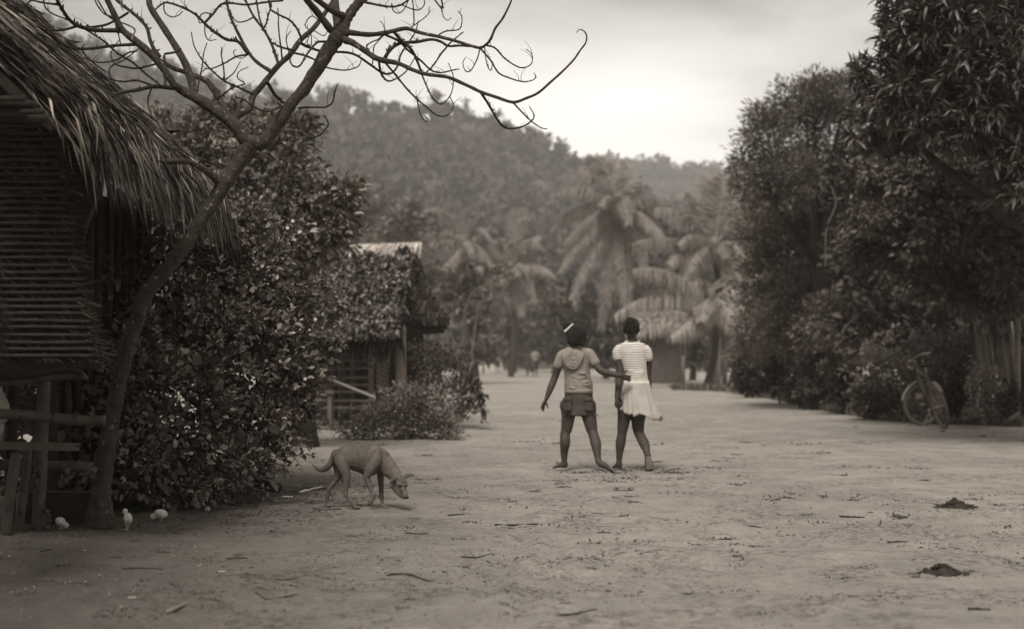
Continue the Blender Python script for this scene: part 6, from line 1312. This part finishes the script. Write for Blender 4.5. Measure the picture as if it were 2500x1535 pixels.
def heap(u, v, wpx, hpx, label, grp='dark dirt heaps on the sand'):
    c = on(u, v); s_ = px(c.y); W_, Hh = wpx*s_*.56, hpx*s_*.82; V = []; F = []
    for j in range(13):
        q = j/12
        for i in range(40):
            x = 2*math.pi*i/40; rr = W_*q*(1+.25*math.sin(x*3+u)+.12*math.sin(x*7)); X_, Y_ = c.x+math.cos(x)*rr, c.y+math.sin(x)*rr*.8
            V.append((X_, Y_, gzf((X_, Y_))-.004+Hh*(1-q)**1.0*(.35+1.1*fbm(X_*26, Y_*26, 3, 3))+.004*(1-q)))
        if j: F += [((j-1)*40+i, (j-1)*40+(i+1) % 40, j*40+(i+1) % 40, j*40+i) for i in range(40)]
    o = pyobj('dirt_heap', V, F, mat('heap_soil', .045, .4, 40, .95, bump=.8)); tag(o, label, 'dirt heap', grp)
    m_ = 90; pp = np.array([[c.x, c.y, 0]])+rng.normal(0, .42, (m_, 3))*np.array([W_, W_*.8, 0]); rq = np.hypot((pp[:, 0]-c.x)/W_, (pp[:, 1]-c.y)/W_/.8); pp[:, 2] = gz(pp[:, 0], pp[:, 1])+Hh*np.clip(1-rq, 0, 1)*.9
    cl_ = crowns('clods', pp, (.004+.012*rng.random((m_, 1))**2)*(.7+.6*rng.random((m_, 3)))*c.y/8, mat('heap_soil', .045), ICO1, .3, 'stuff', o)
heap(2330, 1236, 78, 24, 'crumbly dark dirt heap, the farther of the two on the right'); heap(2300, 1405, 92, 34, 'smooth dark dirt heap, the nearer of the two on the right')
def scrap(u, v, wpx, label, m=M_scrap, cat='scrap', name='scrap'):
    c = on(u, v, .004); w_ = wpx*px(c.y)/2; V = []; F = []; nn = 9
    for j in range(4):
        for i in range(nn):
            V.append(c+Vector(((i/(nn-1)*2-1)*w_*(1-.12*random.random()), (j-1.5)*w_*.28+random.uniform(-.1, .1)*w_, abs(math.sin(i*1.3+j*1.7))*w_*.32)))
    for j in range(3):
        for i in range(nn-1): F.append((j*nn+i, j*nn+i+1, (j+1)*nn+i+1, (j+1)*nn+i))
    o = pyobj(name, V, F, m, None, False); return tag(o, label, cat)
scrap(702, 1216, 26, 'crumpled white scrap in front of the log'); scrap(673, 1226, 13, 'small round white scrap left of the crumpled one'); scrap(870, 1208, 12, 'small white scrap between the dog legs')
scrap(478, 1240, 13, 'white scrap at the bush foot right of the pecking chick'); scrap(431, 1265, 10, 'tiny white scrap just right of the pecking chick'); scrap(118, 1428, 40, 'pale torn leaf half buried in the shade-darkened earth', M_leaf_pale)
scrap(541, 1403, 16, 'tiny pale scrap in the left foreground'); scrap(322, 1500, 18, 'pale shell fragment left of the bamboo piece')
scrap(1523, 1197, 52, 'curled pale dead leaf on the sand below the striped girl', mat('dead_leaf', .17, .2, 20), 'leaf', 'dead_leaf'); scrap(1758, 1312, 52, 'flat pale dead leaf on the open sand to the right', mat('dead_leaf2', .30, .2, 20), 'leaf', 'dead_leaf')
scrap(720, 1440, 30, 'grey dead leaf above the bent stick', mat('dead_leaf', .17), 'leaf', 'dead_leaf'); scrap(900, 1190, 30, 'dark dead leaf behind the dog forelegs', M_stick, 'leaf', 'dead_leaf')

# ---- a tree added overhead at the left, out of view, to shade the hut, the fence and the near corner of the yard
tree('added_shade_tree', 'added leafy tree out of view left of the viewer, shading the near yard', 'tree', None, (-6.8, 3.6, 0),
     [(np.array([-6.6, 2.6, 6.4]), np.array([2.8, 2.6, 1.2])), (np.array([-4.9, 3.6, 6.7]), np.array([1.9, 1.6, 1.1])), (np.array([-4.4, 1.2, 6.7]), np.array([1.8, 1.8, 1.0])), (np.array([-7.2, 5.2, 6.9]), np.array([2.2, 1.9, .9])), (np.array([-4.2, -.6, 6.8]), np.array([1.8, 1.6, .9]))],
     9, 26, .55, LEAF_DIA, .22, M_leaf_mid, M_bark_dark, r0=.3, nl=5)
# knots, scars and lumps along the bare tree's trunk
tr = bpy.data.objects['trunk'] if False else [o for o in bt.children if o.name.startswith('trunk')][0]
me = tr.data; co = np.empty(len(me.vertices)*3, np.float32); me.vertices.foreach_get('co', co); co = co.reshape(-1, 3); nr = np.array([v.normal[:] for v in me.vertices])
q = co*np.array([14, 14, 7]); amp = (fbm(q[:, 0]+q[:, 1], q[:, 2], 91, 4)-.5)*.022+(fbm(q[:, 0]*3, q[:, 2]*2.2+q[:, 1]*3, 92, 3)-.5)*.010
flare = np.clip((.28-co[:, 2])/.28, 0, 1)**2*(.012+.02*np.sin(np.arctan2(nr[:, 1], nr[:, 0])*4)**2)
me.vertices.foreach_set('co', (co+nr*(amp+flare)[:, None]).astype(np.float32).ravel()); me.update()
